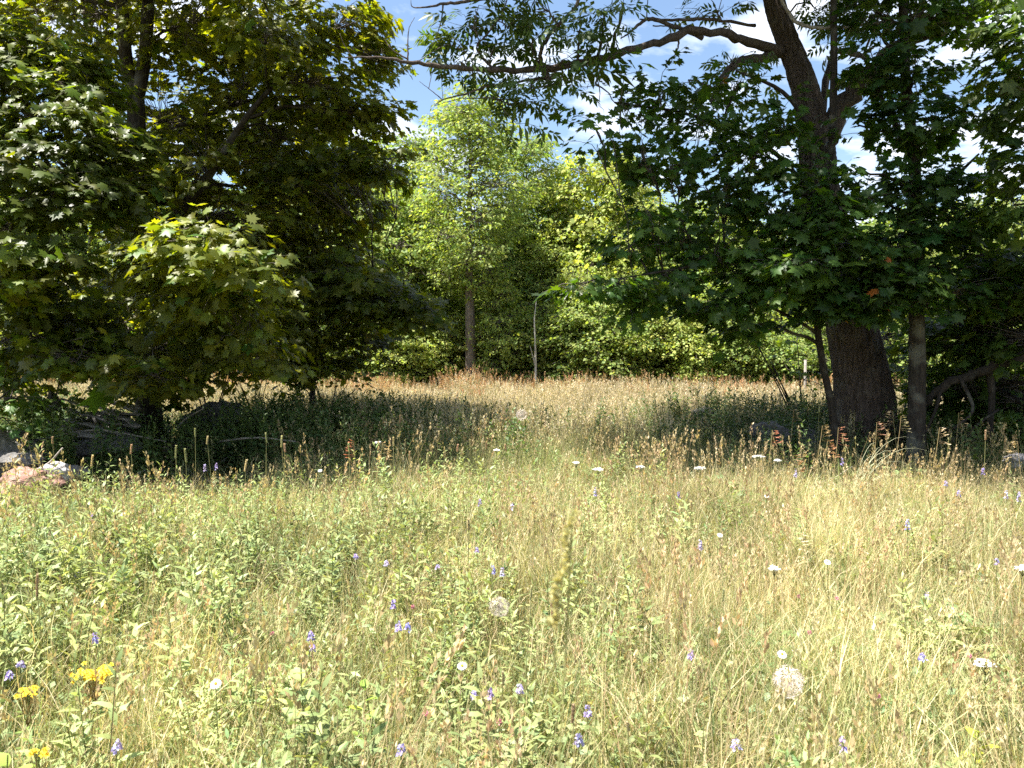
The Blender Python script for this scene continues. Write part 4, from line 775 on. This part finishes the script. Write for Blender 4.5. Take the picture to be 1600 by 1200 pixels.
# ------------------------------------------------------------------ rocks, boards
def rock(name, label, c, r, mat, seed, cat='rock', group=None, rot=0, sub=5, amp=.22):
    import bmesh
    rs = np.random.default_rng(seed); bm = bmesh.new(); bmesh.ops.create_icosphere(bm, subdivisions=sub, radius=1)
    pl = nrm(rs.normal(0, 1, (16, 3))); off = rs.uniform(.62, .92, 16); ph = rs.uniform(0, 6.28, (4, 3))
    for v in bm.verts:
        d = np.array(v.co); m = pl@d; k = np.where(m > 0, off/np.maximum(m, 1e-3), 9); f = min(1.0, k.min())
        f *= 1+amp*.18*sum(math.sin(3.1*(i+1)*d[i % 3]+ph[i, 0])*math.sin(4.3*(i+1)*d[(i+1) % 3]+ph[i, 1]) for i in range(4)) + rs.normal(0, .006)
        v.co = Vector(d*f)
    bmesh.ops.scale(bm, vec=Vector(r), verts=bm.verts); bmesh.ops.rotate(bm, matrix=Matrix.Rotation(rot, 3, 'Z'), verts=bm.verts)
    me = bpy.data.meshes.new(name); bm.to_mesh(me); bm.free(); me.materials.append(mat)
    o = bpy.data.objects.new(name, me); COL.objects.link(o); o.location = c; tag(o, label, cat, group)
def at_ground(px, py, D): p = P(px, py, D); return p
GRK = 'field stones under the left trees'
def rk(label, px, py, D, r, mat, seed, group=GRK, name='rock', rot=0, cat='rock'):
    p = P(px, py, D); rock(name, label, (p[0], p[1], p[2]), r, mat, seed, cat, group, rot)
rk('big grey boulder with flat top in the shade beside the forked maple', 345, 668, 12.4, (.82, .65, .52), M_ROCK, 3, name='boulder', cat='boulder')
rk('large dark grey boulder at the left edge behind the pink stone', -10, 715, 9.0, (.5, .45, .42), M_ROCK, 4, name='boulder', cat='boulder')
rk('grey stone slab lying on the pink stone at the left edge', 22, 722, 8.5, (.28, .25, .10), M_ROCK, 5, rot=.3)
rk('sunlit reddish pink granite stone at the left edge of the grass', 42, 753, 7.9, (.34, .3, .17), M_PINK, 6)
rk('whitish sunlit stone at the right end of the pink granite', 82, 742, 8.1, (.16, .2, .14), M_PALE, 7)
rk('upright grey stone leaning in dark shade under the left maple', 83, 640, 10.6, (.12, .12, .26), M_ROCK, 8)
rk('low dark stone in the litter below the board pile', 170, 700, 9.8, (.4, .3, .16), M_ROCK, 9)
rk('broad boulder added as the dark bank behind the pile of weathered boards', 160, 690, 11.3, (.62, .5, .44), M_ROCK, 21, name='boulder', cat='boulder')  # added dark mass, closes the view to the lit field behind the boards
rk('small grey stone half buried right of the pale stone', 118, 738, 8.6, (.16, .14, .1), M_ROCK, 10)
rk('flat grey stone in front of the big shaded boulder', 300, 700, 10.6, (.4, .25, .13), M_ROCK, 15)
GR2 = 'stones beside the ash trunk'
rk('rounded grey boulder in the shade left of the ash trunk', 1205, 685, 11.6, (.36, .34, .26), M_ROCK, 11, GR2, 'boulder', cat='boulder')
rk('small pale stone at the far right edge in the brush', 1592, 722, 9.3, (.18, .16, .10), M_PALE, 12, GR2)
rk('flat grey stone hidden in weeds left of the rounded boulder', 1105, 650, 14.5, (.3, .25, .18), M_ROCK, 13, GR2)
rk('wide dark stone at the root of the ash', 1260, 690, 11.9, (.4, .36, .2), M_ROCK, 14, GR2)

def boards():
    GB = 'weathered boards piled under the left maple'
    def board(a, b, w, th, label, seed):
        a = np.array(a); b = np.array(b); L = np.linalg.norm(b-a); g = Geo(); rs = np.random.default_rng(seed); n = 10
        V = []; 
        for i in range(n+1):
            x = L*(i/n-.5); sg = .015*math.sin(i*1.3+seed)
            if i in (0, n): x += rs.uniform(-.03, .03)
            for (yy, zz) in ((-w/2, -th/2), (w/2, -th/2), (w/2, th/2), (-w/2, th/2)): V.append((x, yy+rs.normal(0, .003), zz+sg+rs.normal(0, .002)))
        T = []
        for i in range(n):
            for j in range(4): p = i*4+j; q = i*4+(j+1) % 4; T += [(p, q, q+4), (p, q+4, p+4)]
        T += [(0, 2, 1), (0, 3, 2), (n*4, n*4+1, n*4+2), (n*4, n*4+2, n*4+3)]
        g.add(V, T, (.3, .3, .3)); o = g.obj('board', M_WOOD); d = Vector(b-a).normalized()
        o.location = Vector((a+b)/2); o.rotation_mode = 'QUATERNION'; o.rotation_quaternion = d.to_track_quat('X', 'Z') @ Matrix.Rotation(rs.uniform(-.4, .4), 4, 'X').to_quaternion(); tag(o, label, 'board', GB)
    bs = [((100, 626), (212, 650), 10.75, 'topmost grey board of the shaded pile'), ((105, 640), (208, 668), 10.7, 'second grey board of the pile, just under the topmost'), ((110, 655), (205, 682), 10.5, 'lowest long board of the shaded pile'), ((150, 620), (214, 638), 10.9, 'short board at the back of the pile'),
          ((165, 640), (215, 665), 10.4, 'short pale splintered board at the right end of the pile'), ((90, 668), (190, 690), 10.3, 'dark board lying flat in front of the pile'), ((185, 628), (222, 650), 10.6, 'narrow pale board end sticking out at right of the pile')]
    for i, ((x0, y0), (x1, y1), D, lab) in enumerate(bs): board(P(x0, y0, D), P(x1, y1, D-.4), [.14, .12, .13, .1, .08, .15, .06][i], .025, lab, i+1)
    # dead stick-like branches in the shade
    for i, (q, lab) in enumerate([([(278, 668, 10.4), (290, 655, 10.4), (318, 638, 10.3)], 'pale dead stick slanting up in front of the big boulder'), ([(60, 688, 9.6), (150, 672, 9.7), (260, 690, 9.8)], 'long thin fallen stick across the shaded litter'),
                                  ([(340, 690, 9.8), (400, 684, 9.8), (462, 690, 9.7)], 'pale stick lying right of the boulder at the grass edge'), ([(20, 745, 7.9), (70, 728, 8), (98, 700, 8)], 'thin bare twig arching over the pink stone')]):
        g = Geo(); p = smooth_path([PR(x, y, D, .016-.004*k) for k, (x, y, D) in enumerate(q)], 14); tube(g, p[:, :3], p[:, 3], 6, rough=.1); o = g.obj('dead_stick', M_DEAD, smooth=True); tag(o, lab, 'stick', 'dead sticks under the left trees')
boards()

# ------------------------------------------------------------------ countable wild flowers and grass stalks
def stem_to(head, lean=(0, 0), w=.0022, col=(.17, .2, .07), name='stem', parent=None):
    x, y, z = head; b = np.array([x+lean[0], y+lean[1], float(gz(x+lean[0], y+lean[1]))-.01]); g = Geo()
    p = bez(b, (b+np.array(head))/2+np.array([-lean[0]*.3, 0, .05]), np.array(head), 7); tube(g, p, np.linspace(w, w*.7, 7), 5, col, cap=False)
    return b, g
def flora(name, cat, label, px, py, h, build, group, lean=None, w=.0022, scol=(.17, .2, .07), D=None):
    """build(head, dirn, parts) adds the flowering parts"""
    hd = PH(px, py, h) if D is None else P(px, py, D); lean = lean or (rng.uniform(-.06, .06), rng.uniform(-.03, .06)); b, g = stem_to(hd, lean, w, scol)
    t = thing(name, label, cat, tuple(b), group); g.obj('stem', M_GRASS, t)
    for nm, gg, mt in build(hd): gg.obj(nm, mt, t)
    return t
def b_daisy(s=.022):
    def f(hd):
        g = Geo(); n = 16; a = np.arange(n)*6.283/n; up = np.array([rng.normal(0, .25), -.55, .8]); x, y, z = frames(np.array([[1., 0, 0]]), up[None]); d = np.cos(a)[:, None]*x+np.sin(a)[:, None]*y
        put_leaves(g, np.repeat(hd[None], n, 0)+d*s*.25, d, np.repeat(z, n, 0), s, tmpl_diamond(.2), (.78, .78, .76))
        c = Geo(); tube(c, [hd-z[0]*.002, hd+z[0]*.003, hd+z[0]*.0055], [s*.34, s*.34, s*.15], 10, (.75, .52, .04)); return [('petals', g, M_FLOWER), ('disc', c, M_FLOWER)]
    return f
def b_yarrow(r=.045):
    def f(hd):
        out = []; g = Geo(); st = Geo(); n = 46; a = rng.uniform(0, 6.28, n); q = r*np.sqrt(rng.random(n)); p = hd+np.stack([q*np.cos(a), q*np.sin(a), rng.normal(0, .004, n)-(q/r)**2*.008], 1)
        for k in range(3): put_leaves(g, p, np.stack([np.cos(a+k*2.1), np.sin(a+k*2.1), 0*a], 1), np.array([0, -.2, 1.])+rng.normal(0, .2, (n, 3)), .010, tmpl_diamond(.42), vary((.76, .75, .72), n, .04, .02))
        k = rng.integers(0, n, 12); twigs(st, np.repeat((hd-np.array([0, 0, .05]))[None], 12, 0), p[k], .0012, .0008, (.18, .2, .08)); return [('flower_head', g, M_FLOWER), ('stalks', st, M_GRASS)]
    return f
def b_vetch(L=.06, col=(.22, .17, .62)):
    def f(hd):
        g = Geo(); n = 34; t = rng.random(n); a = rng.uniform(0, 6.28, n); d = np.stack([np.cos(a), np.sin(a), -.5+0*a], 1); rad = .010*(1.15-t)
        put_leaves(g, hd+np.array([0, 0, 1.])*(t*L-L*.5)[:, None]+d*rad[:, None]*.4, nrm(d), rng.normal(0, 1, (n, 3)), .015*(1.2-.5*t), tmpl_diamond(.34), vary(col, n, .2, .1)); return [('flower_spike', g, M_FLOWER)]
    return f
def b_clover(r=.014, col=(.55, .16, .24)):
    def f(hd):
        g = Geo(); n = 60; d = nrm(rng.normal(0, 1, (n, 3))+np.array([0, 0, .3])); put_leaves(g, hd+d*r*.3, d, rng.normal(0, 1, (n, 3)), r, tmpl_diamond(.25), vary(col, n, .2, .1)); return [('flower_head', g, M_FLOWER)]
    return f
def b_timothy(L=.075, r=.0045, col=(.42, .37, .22)):
    def f(hd):
        g = Geo(); n = int(900*L/.08*.35); t = rng.random(n); a = rng.uniform(0, 6.28, n); lean = np.array([rng.normal(0, .1), 0, 1.]); d = np.stack([np.cos(a), np.sin(a), .5+0*a], 1)
        p = np.linspace(0, 1, 9)[:, None]*lean*L+hd-lean*L*.5; tube(g, p, r*np.array([.6, 1, 1, 1, 1, 1, 1, .9, .4]), 7, col)
        put_leaves(g, hd+lean*(t*L-L*.5)[:, None]+d*(r*.6), nrm(d), rng.normal(0, 1, (n, 3)), r*1.1, tmpl_diamond(.3), vary(col, n, .2, .05)); return [('seed_spike', g, M_GRASS)]
    return f
def b_brome(L=.16, col=(.40, .24, .14), side=1, n=9):
    def f(hd):
        g = Geo(); t = np.linspace(0, 1, n); 
        for i in range(n):
            p0 = hd-np.array([0, 0, 1.])*L*(1-t[i])*1.0; ln = .05*(1.3-t[i]); dd = nrm(np.array([side*rng.uniform(.5, 1.1), rng.normal(0, .4), rng.uniform(-.25, .5)])); q = p0+dd*ln
            twigs(g, p0[None], q[None], .0008, .0006, col); m = 7
            put_leaves(g, np.repeat(q[None], m, 0)+dd*np.linspace(0, .03, m)[:, None], nrm(np.repeat(dd[None], m, 0)+rng.normal(0, .22, (m, 3))+np.array([0, 0, -.2])), rng.normal(0, 1, (m, 3)), .016, tmpl_diamond(.2), vary(col, m, .18, .05))
        return [('seed_head', g, M_GRASS)]
    return f
def b_puff(r=.038):
    def f(hd):
        n = 150; i = np.arange(n)+.5; ph = np.arccos(1-2*i/n); th = np.pi*(1+5**.5)*i; d = nrm(np.stack([np.cos(th)*np.sin(ph), np.sin(th)*np.sin(ph), np.cos(ph)], 1)+rng.normal(0, .13, (n, 3))); d = d[rng.random(n) < .8]; n = len(d); d = d*rng.uniform(.78, 1.08, (n, 1))
        g = Geo(); twigs(g, np.repeat(hd[None], n, 0), hd+d*r*.8, .0002, .00018, (.55, .45, .38))
        for k in range(6):
            s = nrm(rng.normal(0, 1, (n, 3))); s = nrm(s-(s*d).sum(1, keepdims=True)*d); put_leaves(g, hd+d*r*.8, nrm(d*.35+s), d, r*.32, tmpl_diamond(.028), (.70, .62, .56))
        c = Geo(); tube(c, [hd-np.array([0, 0, .006]), hd, hd+np.array([0, 0, .005])], [.004, .006, .003], 8, (.3, .22, .14)); return [('seed_globe', g, M_FLOWER), ('core', c, M_GRASS)]
    return f
def b_wort(r=.07, n=16):
    def f(hd):
        out = []; st = Geo(); lf = Geo()
        for i in range(n):
            p = hd+np.array([rng.uniform(-r, r), rng.uniform(-r, r)*.8, rng.uniform(-.35, .35)*r]); g = Geo(); m = 5; a = np.arange(m)*6.283/m+rng.random(); up = nrm(np.array([[rng.normal(0, .4), -.5, .8]])); x, y, z = frames(np.array([[1., .1, 0]]), up)
            d = np.cos(a)[:, None]*x+np.sin(a)[:, None]*y; put_leaves(g, np.repeat(p[None], m, 0), d, np.repeat(z, m, 0), .0105, tmpl_diamond(.34), vary((.76, .56, .03), m, .12, .05)); k = 10; dd = nrm(rng.normal(0, .5, (k, 3))+z); twigs(g, np.repeat(p[None], k, 0), p+dd*.008, .0005, .0004, (.8, .55, .04)); out.append(('flower', g, M_FLOWER))
            twigs(st, (hd-np.array([0, 0, .12]))[None], p[None], .001, .0008, (.3, .2, .08))
        m = 30; t = rng.random(m); a = rng.uniform(0, 6.28, m); put_leaves(lf, hd-np.array([0, 0, 1.])*(.06+.3*t)[:, None]+np.stack([np.cos(a), np.sin(a), 0*a], 1)*.01, np.stack([np.cos(a), np.sin(a), .3+0*a], 1), np.array([0, 0, 1.])+rng.normal(0, .2, (m, 3)), .03, tmpl_diamond(.24), vary((.16, .22, .06), m, .15)); return out+[('stalks', st, M_GRASS), ('foliage', lf, M_GRASS)]
    return f
def b_leaves(L=.10, n=12, h=.5, col=(.22, .30, .08), w=.22):
    def f(hd):
        out = []
        for i in range(n):
            t = i/n; p = hd-np.array([0, 0, 1])*h*(1-t)*.8; a = i*2.4; d = nrm(np.array([[math.cos(a), math.sin(a), .35+.5*t]])); g = Geo()
            u = np.array([0, .2, .5, .8, 1]); q = p+d*(u*L*(1.15-.4*t))[:, None]-np.array([0, 0, 1])*(u**2*L*.25)[:, None]; s = nrm(np.cross(d, np.array([[0, 0, 1.]]))); ww = np.array([.02, .75, 1, .6, .0])*L*w
            V = np.stack([q-s*ww[:, None], q-np.array([0, 0, .004]), q+s*ww[:, None]], 1).reshape(-1, 3); T = []
            for k in range(4):
                for j in range(2): A = k*3+j; T += [(A, A+1, A+4), (A, A+4, A+3)]
            g.add(V, T, vary(col, 1, .12, .05)[0]); out.append(('leaf', g, M_GRASS))
        return out
    return f

def wild():
    YW = 'yellow wildflower clusters at lower left'
    flora('st_johns_wort', 'wildflower', 'largest bright yellow flower cluster in the lower left grass', 145, 1050, .52, b_wort(.06, 44), YW); flora('st_johns_wort', 'wildflower', 'small yellow flower cluster at the lower left edge, left of the largest', 42, 1080, .5, b_wort(.032, 14), YW); flora('st_johns_wort', 'wildflower', 'yellow flower cluster at the very bottom left', 60, 1178, .5, b_wort(.022, 8), YW)
    DG = 'white daisies in the meadow'
    for px, py, h, lab in [(337, 1068, .5, 'white daisy right of the yellow flowers'), (1222, 1022, .45, 'white daisy above the large pale seed globe at lower right'), (1198, 775, .5, 'white daisy in front of the shaded ash trunk grass'), (192, 803, .45, 'small white daisy in the grass below the pink stone'), (500, 735, .6, 'white daisy against the dark shade left of centre'), (1125, 836, .45, 'white daisy near the middle right of the meadow'), (722, 1040, .45, 'white daisy low in the centre foreground'), (1293, 878, .45, 'white daisy in the dry grass right of centre')]:
        flora('daisy', 'wildflower', lab, px, py, h, b_daisy(.016), DG)
    YG_ = 'white yarrow heads'
    for px, py, h, r, lab in [(1540, 1034, .5, .035, 'large white yarrow head in the lower right grass'), (1598, 886, .5, .03, 'white yarrow head cut by the right edge'), (1185, 712, .75, .05, 'white yarrow group head against dark shade left of the ash trunk'), (1094, 730, .7, .045, 'white yarrow head left of the group before the dark shade'), (935, 732, .65, .05, 'flat white yarrow head in the middle grass'), (900, 722, .65, .03, 'small white yarrow head left of the flat one'), (1001, 728, .65, .035, 'white yarrow head between two others in the middle grass'), (776, 702, .6, .03, 'lone white yarrow at the centre by the shade edge'), (590, 690, .7, .03, 'white yarrow above the dark shade left of centre'), (1215, 718, .72, .03, 'small yarrow head right beside the white group'), (1210, 886, .5, .025, 'small yarrow in the dry grass right of centre')]:
        flora('yarrow', 'wildflower', lab, px, py, h, b_yarrow(r), YG_)
    VG = 'purple vetch and bugloss flowers'
    V = [(615, 942, 'purple spike beside a pink clover in the centre left foreground'), (684, 884, 'dark purple spike left of the blurred grass stalk'), (622, 976, 'pair of purple blooms below the spike in the centre left, left one'), (637, 978, 'right bloom of the purple pair in the centre left'), (604, 878, 'purple spike high in the centre left foreground'), (556, 868, 'leftmost purple spike of the row in the middle foreground'),
         (770, 888, 'purple spike left of the one nearest the pale globe'), (785, 892, 'purple spike above the pale seed globe'), (745, 858, 'pale lilac vetch above the centre foreground'), (742, 1083, 'purple bloom below the centre'), (812, 1075, 'purple bloom near the bottom centre'), (765, 1080, 'purple spike between two low centre blooms'), (627, 1168, 'purple spike at the bottom edge left of centre'), (32, 1035, 'purple bloom at the lower left above the yellow cluster'), (15, 1052, 'small purple bloom touching the left edge low'), (148, 995, 'purple bloom above the largest yellow cluster'),
         (183, 1163, 'lilac bloom at the bottom left'), (488, 1010, 'purple vetch raceme left of the centre foreground'), (486, 992, 'upper bloom of the left centre vetch'), (120, 898, 'small lilac bloom in the left leafy plants'), (143, 808, 'purple spike on dark stem below the pink stone'), (1442, 1024, 'purple bloom in the lower right grass'), (1150, 1160, 'purple spike at the bottom right of centre'), (1317, 1160, 'lilac bloom low at right of the bottom'), (1418, 818, 'pale purple vetch at right in the middle grass'), (1448, 930, 'lilac vetch above the lower right purple bloom'), (1558, 876, 'purple bloom near the right edge'),
         (1316, 720, 'tall violet spike in front of the ash trunk'), (1243, 738, 'violet bloom left of the ash trunk in front of the shade'), (1478, 756, 'violet vetch right of the ash trunk'), (1498, 770, 'lower violet vetch right of the ash trunk'), (1572, 772, 'violet vetch near the right edge'), (1592, 775, 'rightmost violet vetch at the picture edge'), (1536, 735, 'violet bloom before the brush at right'), (320, 730, 'purple vetch before the shaded boulder'), (338, 728, 'second purple vetch before the shaded boulder'), (930, 768, 'lilac vetch in the middle of the meadow'), (800, 790, 'lilac vetch at the centre of the meadow'), (750, 784, 'lilac vetch left of the centre'), (1060, 772, 'lilac vetch before the right shade'), (1094, 850, 'faint lilac bloom right of centre'), (918, 1110, 'small lilac bloom at the bottom centre'), (1080, 1020, 'small lilac bloom in dry grass right of centre'), (905, 1153, 'lilac bloom by the bottom edge right of centre')]
    for i, (px, py, lab) in enumerate(V):
        D = 1; flora('vetch', 'wildflower', lab, px, py, .42 if py > 850 else (.5 if py > 760 else .62), b_vetch(rng.uniform(.022, .042) if py > 850 else rng.uniform(.05, .075), [(.36, .31, .62), (.50, .44, .68), (.42, .34, .60)][i % 3]), VG)
    CG = 'pink clover heads'
    for px, py, lab in [(645, 948, 'pink clover beside the purple spike at centre left'), (732, 920, 'dark pink clover above the pale globe'), (780, 1128, 'bright pink clover at the bottom centre'), (1265, 988, 'pink clover in dry grass above the large globe'), (1372, 1088, 'pink clover right of the large pale globe'), (1248, 932, 'pink clover high in the dry grass'), (1308, 935, 'pale pink clover right of the high one'), (955, 985 , 'pink clover in the centre right foreground'), (425, 990, 'pinkish seed bloom in the left foreground'), (665, 1115, 'pink clover low left of the bottom centre'), (1515, 1025, 'pink clover left of the large yarrow')]:
        flora('clover', 'wildflower', lab, px, py, .4, b_clover(.009, (.50, .22, .27)), CG)
    PG = 'pale round seed globes'
    flora('seed_globe_plant', 'seed head', 'pale round seed globe left of the blurred grass stalk', 780, 948, .5, b_puff(.052), PG); flora('seed_globe_plant', 'seed head', 'largest pale seed globe at lower right on a thick stem', 1232, 1065, .5, b_puff(.06), PG, (-.12, .02), .004, (.42, .42, .25)); flora('seed_globe_plant', 'seed head', 'distant pale seed globe at the sunlit field centre', 815, 648, .92, b_puff(.075), PG)
    TG = 'timothy grass spikes'
    T = [(58, 915, .62, .10, 'tall timothy spike at the left in the foreground'), (144, 720, .7, .1, 'timothy spike before dark shade right of the pale stone'), (205, 702, .75, .09, 'timothy spike against the shade below the boards'), (68, 663, .8, .06, 'thin timothy spike above the pale stone'), (82, 688, .75, .07, 'reddish timothy spike just above the pale stone'), (275, 706, .78, .11, 'stout timothy spike before the big shaded boulder'), (290, 712, .74, .12, 'slanting timothy spike right of the stout one'),
         (324, 688, .78, .08, 'timothy spike at the right end of the boulder'), (305, 676, .8, .09, 'thin slanting timothy spike before the boulder'), (440, 690, .78, .11, 'tall timothy spike at the shade left of centre'), (445, 700, .76, .08, 'timothy spike close beside the tall one'), (384, 728, .7, .1, 'timothy spike halfway between boulder and centre shade'), (128, 742, .6, .08, 'short timothy spike right of the pale stone'), (416, 684, .8, .1, 'nodding timothy spike in the shade left of centre'), (545, 700, .75, .09, 'timothy spike left of the two reddish ones'), (615, 690, .75, .09, 'timothy spike right of the two reddish ones'),
         (625, 655, .85, .1, 'very tall thin spike right of the weeds'), (640, 712, .7, .08, 'pale timothy before the centre shade'), (668, 715, .7, .08, 'timothy in the centre shade row, leftmost'), (715, 700, .7, .07, 'timothy in the centre shade row, second'), (735, 692, .72, .07, 'timothy in the centre shade row, third'), (760, 696, .7, .07, 'timothy in the centre shade row, fourth'), (790, 700, .68, .07, 'timothy in the centre shade row, rightmost'), (830, 925, .62, .055, 'dark timothy spike left of the blurred stalk'), (862, 950, .6, .07, 'pinkish timothy directly under the blurred stalk'), (732, 820, .6, .07, 'timothy in the meadow above the centre spikes'),
         (895, 1115, .5, .06, 'grey timothy at the bottom right of centre'), (981, 1135, .5, .03, 'brown plantain like head on a thick stem at the bottom'), (1050, 730, .7, .09, 'timothy before the right shade'), (1080, 790, .6, .06, 'timothy in the grass right of centre'), (1020, 690, .78, .08, 'thin timothy left of the right shade'), (1128, 690, .78, .09, 'timothy left of the rounded boulder'), (1282, 590 , 1.25, .06, 'tall bent spike just left of the ash trunk'), (1540, 680, .8, .1, 'timothy before the brush right of the ash'), (786, 1060, .5, .05, 'pale timothy in the low centre'), (408, 1140, .5, .04, 'reddish spike at the lower left of centre'), (1130, 930, .5, .06, 'brown spike at right of centre'), (1280, 640, .95, .08, 'pale spike by the left side of the ash trunk')]
    for px, py, h, L, lab in T: flora('timothy_grass', 'grass stalk', lab, px, py, h, b_timothy(L, .0062 if py < 850 else .0042, [(.46, .40, .24), (.42, .30, .2), (.38, .38, .2)][px % 3]), TG, w=.0026, scol=(.35, .34, .16))
    BG_ = 'nodding brome grass heads'
    Bm = [(1310, 668, .9, 1, (.42, .2, .13), 'nodding reddish brome head in front of the ash trunk'), (1370, 660, .9, 1, (.46, .28, .2), 'one sided pinkish brome head before the ash trunk'), (1293, 690, .85, 1, (.42, .22, .12), 'brome head branching left of the ash trunk foot'), (1207, 672, .9, 1, (.42, .2, .12), 'reddish brome over the rounded boulder'), (1240, 640, .95, 1, (.44, .36, .22), 'slanted tall brome above the rounded boulder'), (1285, 665, .9, 1, (.40, .26, .14), 'branched brown brome between boulder and trunk'), (1408, 650, .95, 1, (.46, .38, .24), 'pale brome right of the ash trunk foot'), (1395, 642, .97, -1, (.45, .37, .24), 'pale brome overlapping the ash trunk right side'),
          (1335, 610, 1.05, 1, (.45, .3, .18), 'tallest brome in front of the ash trunk'), (1498, 645, .95, 1, (.46, .30, .2), 'pinkish brome before the tangled brush'), (1468, 668, .9, 1, (.46, .38, .26), 'pale spreading brome right of the narrow trunk'), (553, 690, .75, -1, (.48, .2, .1), 'leftmost reddish brome head at the shade edge left of centre'), (598, 692, .76, 1, (.50, .34, .18), 'orange tan brome head right of the reddish one'), (1590, 690, .85, -1, (.42, .34, .2), 'brome at the right edge before the brush'), (1240, 712, .8, 1, (.45, .25, .14), 'low reddish brome under the slanted tall one'), (1330, 830, .55, 1, (.5, .4, .25), 'brome arching over the dry grass at right'), (1270, 840, .55, -1, (.55, .48, .32), 'fluffy pale brome head right of centre'), (865, 830, .58, 1, (.5, .42, .26), 'pale brome head above the blurred stalk base')]
    for px, py, h, sd, c, lab in Bm: flora('brome_grass', 'grass stalk', lab, px, py, h, b_brome(.15, c, sd, 11), BG_, (-sd*rng.uniform(.05, .25), 0), .0026, (.40, .32, .16))
    # the stalk close to the lens
    def near(hd):
        g = Geo(); L = .105; n = 420; t = rng.random(n); t = np.clip(t+.012*np.sin(t*38), 0, 1); base = P(860, 985, .85); d = (hd-base); out = nrm(rng.normal(0, 1, (n, 3))+nrm(d)*1.5)
        put_leaves(g, base+d*(t[:, None])+out*.0012+np.array([.003, 0, 0])*np.sin(t*14)[:, None], out, rng.normal(0, 1, (n, 3)), 0.0072*(1.2-.5*t)*(1+.15*np.sin(t*38)), tmpl_diamond(.24), vary((.55, .51, .24), n, .12, .04)); return [('seed_head', g, M_GRASS)]
    flora('grass_stalk', 'grass stalk', 'large blurred yellow green grass stalk close to the lens right of centre', 895, 800, None, near, None, (-.12, .02), .0014, (.4, .38, .15), D=.85)
    LG = 'broad leaved plants in the grass'
    for px, py, h, L, n, c, lab in [(470, 1040, .62, .10, 16, (.24, .29, .12), 'pale milkweed like plant with drooping leaves at lower left of centre'), (570, 1062, .42, .085, 7, (.30, .42, .07), 'bright yellow green broad leaves at lower left of centre'), (1530, 1130, .36, .085, 8, (.44, .50, .06), 'bright yellow leaved weed at the lower right'), (855, 905, .5, .06, 14, (.15, .2, .08), 'small dark leafy plant left of the blurred stalk'), (12, 1180, .5, .10, 10, (.28, .36, .08), 'broad green leaves at the bottom left corner'), (75, 850, .55, .075, 18, (.25, .29, .12), 'leafy plant left of the purple spike at the left'), (520, 860, .55, .08, 18, (.22, .27, .11), 'grey green leafy plant in the left middle grass'), (700, 760, .6, .06, 16, (.18, .22, .09), 'leafy stem at the front of the centre shade')]:
        flora('leafy_plant', 'wild plant', lab, px, py, h, b_leaves(L, n, h*.8, c, .2 if L < .09 else .26), LG, w=.003)
    # arching pale grass clump before the ash
    b = PH(1330, 790, .05); t = thing('grass_clump', 'clump of long arching pale blades before the narrow right trunk', 'grass clump', tuple(b))
    for k in range(16):
        g = Geo(); p0 = b+rng.normal(0, .05, 3)*np.array([1, 1, 0]); ex = p0+np.array([rng.uniform(.15, .75), rng.uniform(-.2, .2), rng.uniform(.25, .7)]); p = bez(p0, p0+np.array([.1+(ex-p0)[0]*.25, 0, .95*ex[2]+.15]), ex, 8); s = np.array([0, 1., 0.3])*.0035; w = np.linspace(1, .1, 8)[:, None]
        V = np.stack([p-s*w, p+s*w], 1).reshape(-1, 3); T = []
        for i in range(7): T += [(2*i, 2*i+1, 2*i+3), (2*i, 2*i+3, 2*i+2)]
        g.add(V, T, (.5, .5, .34)); g.obj('blade', M_GRASS, t)
wild()
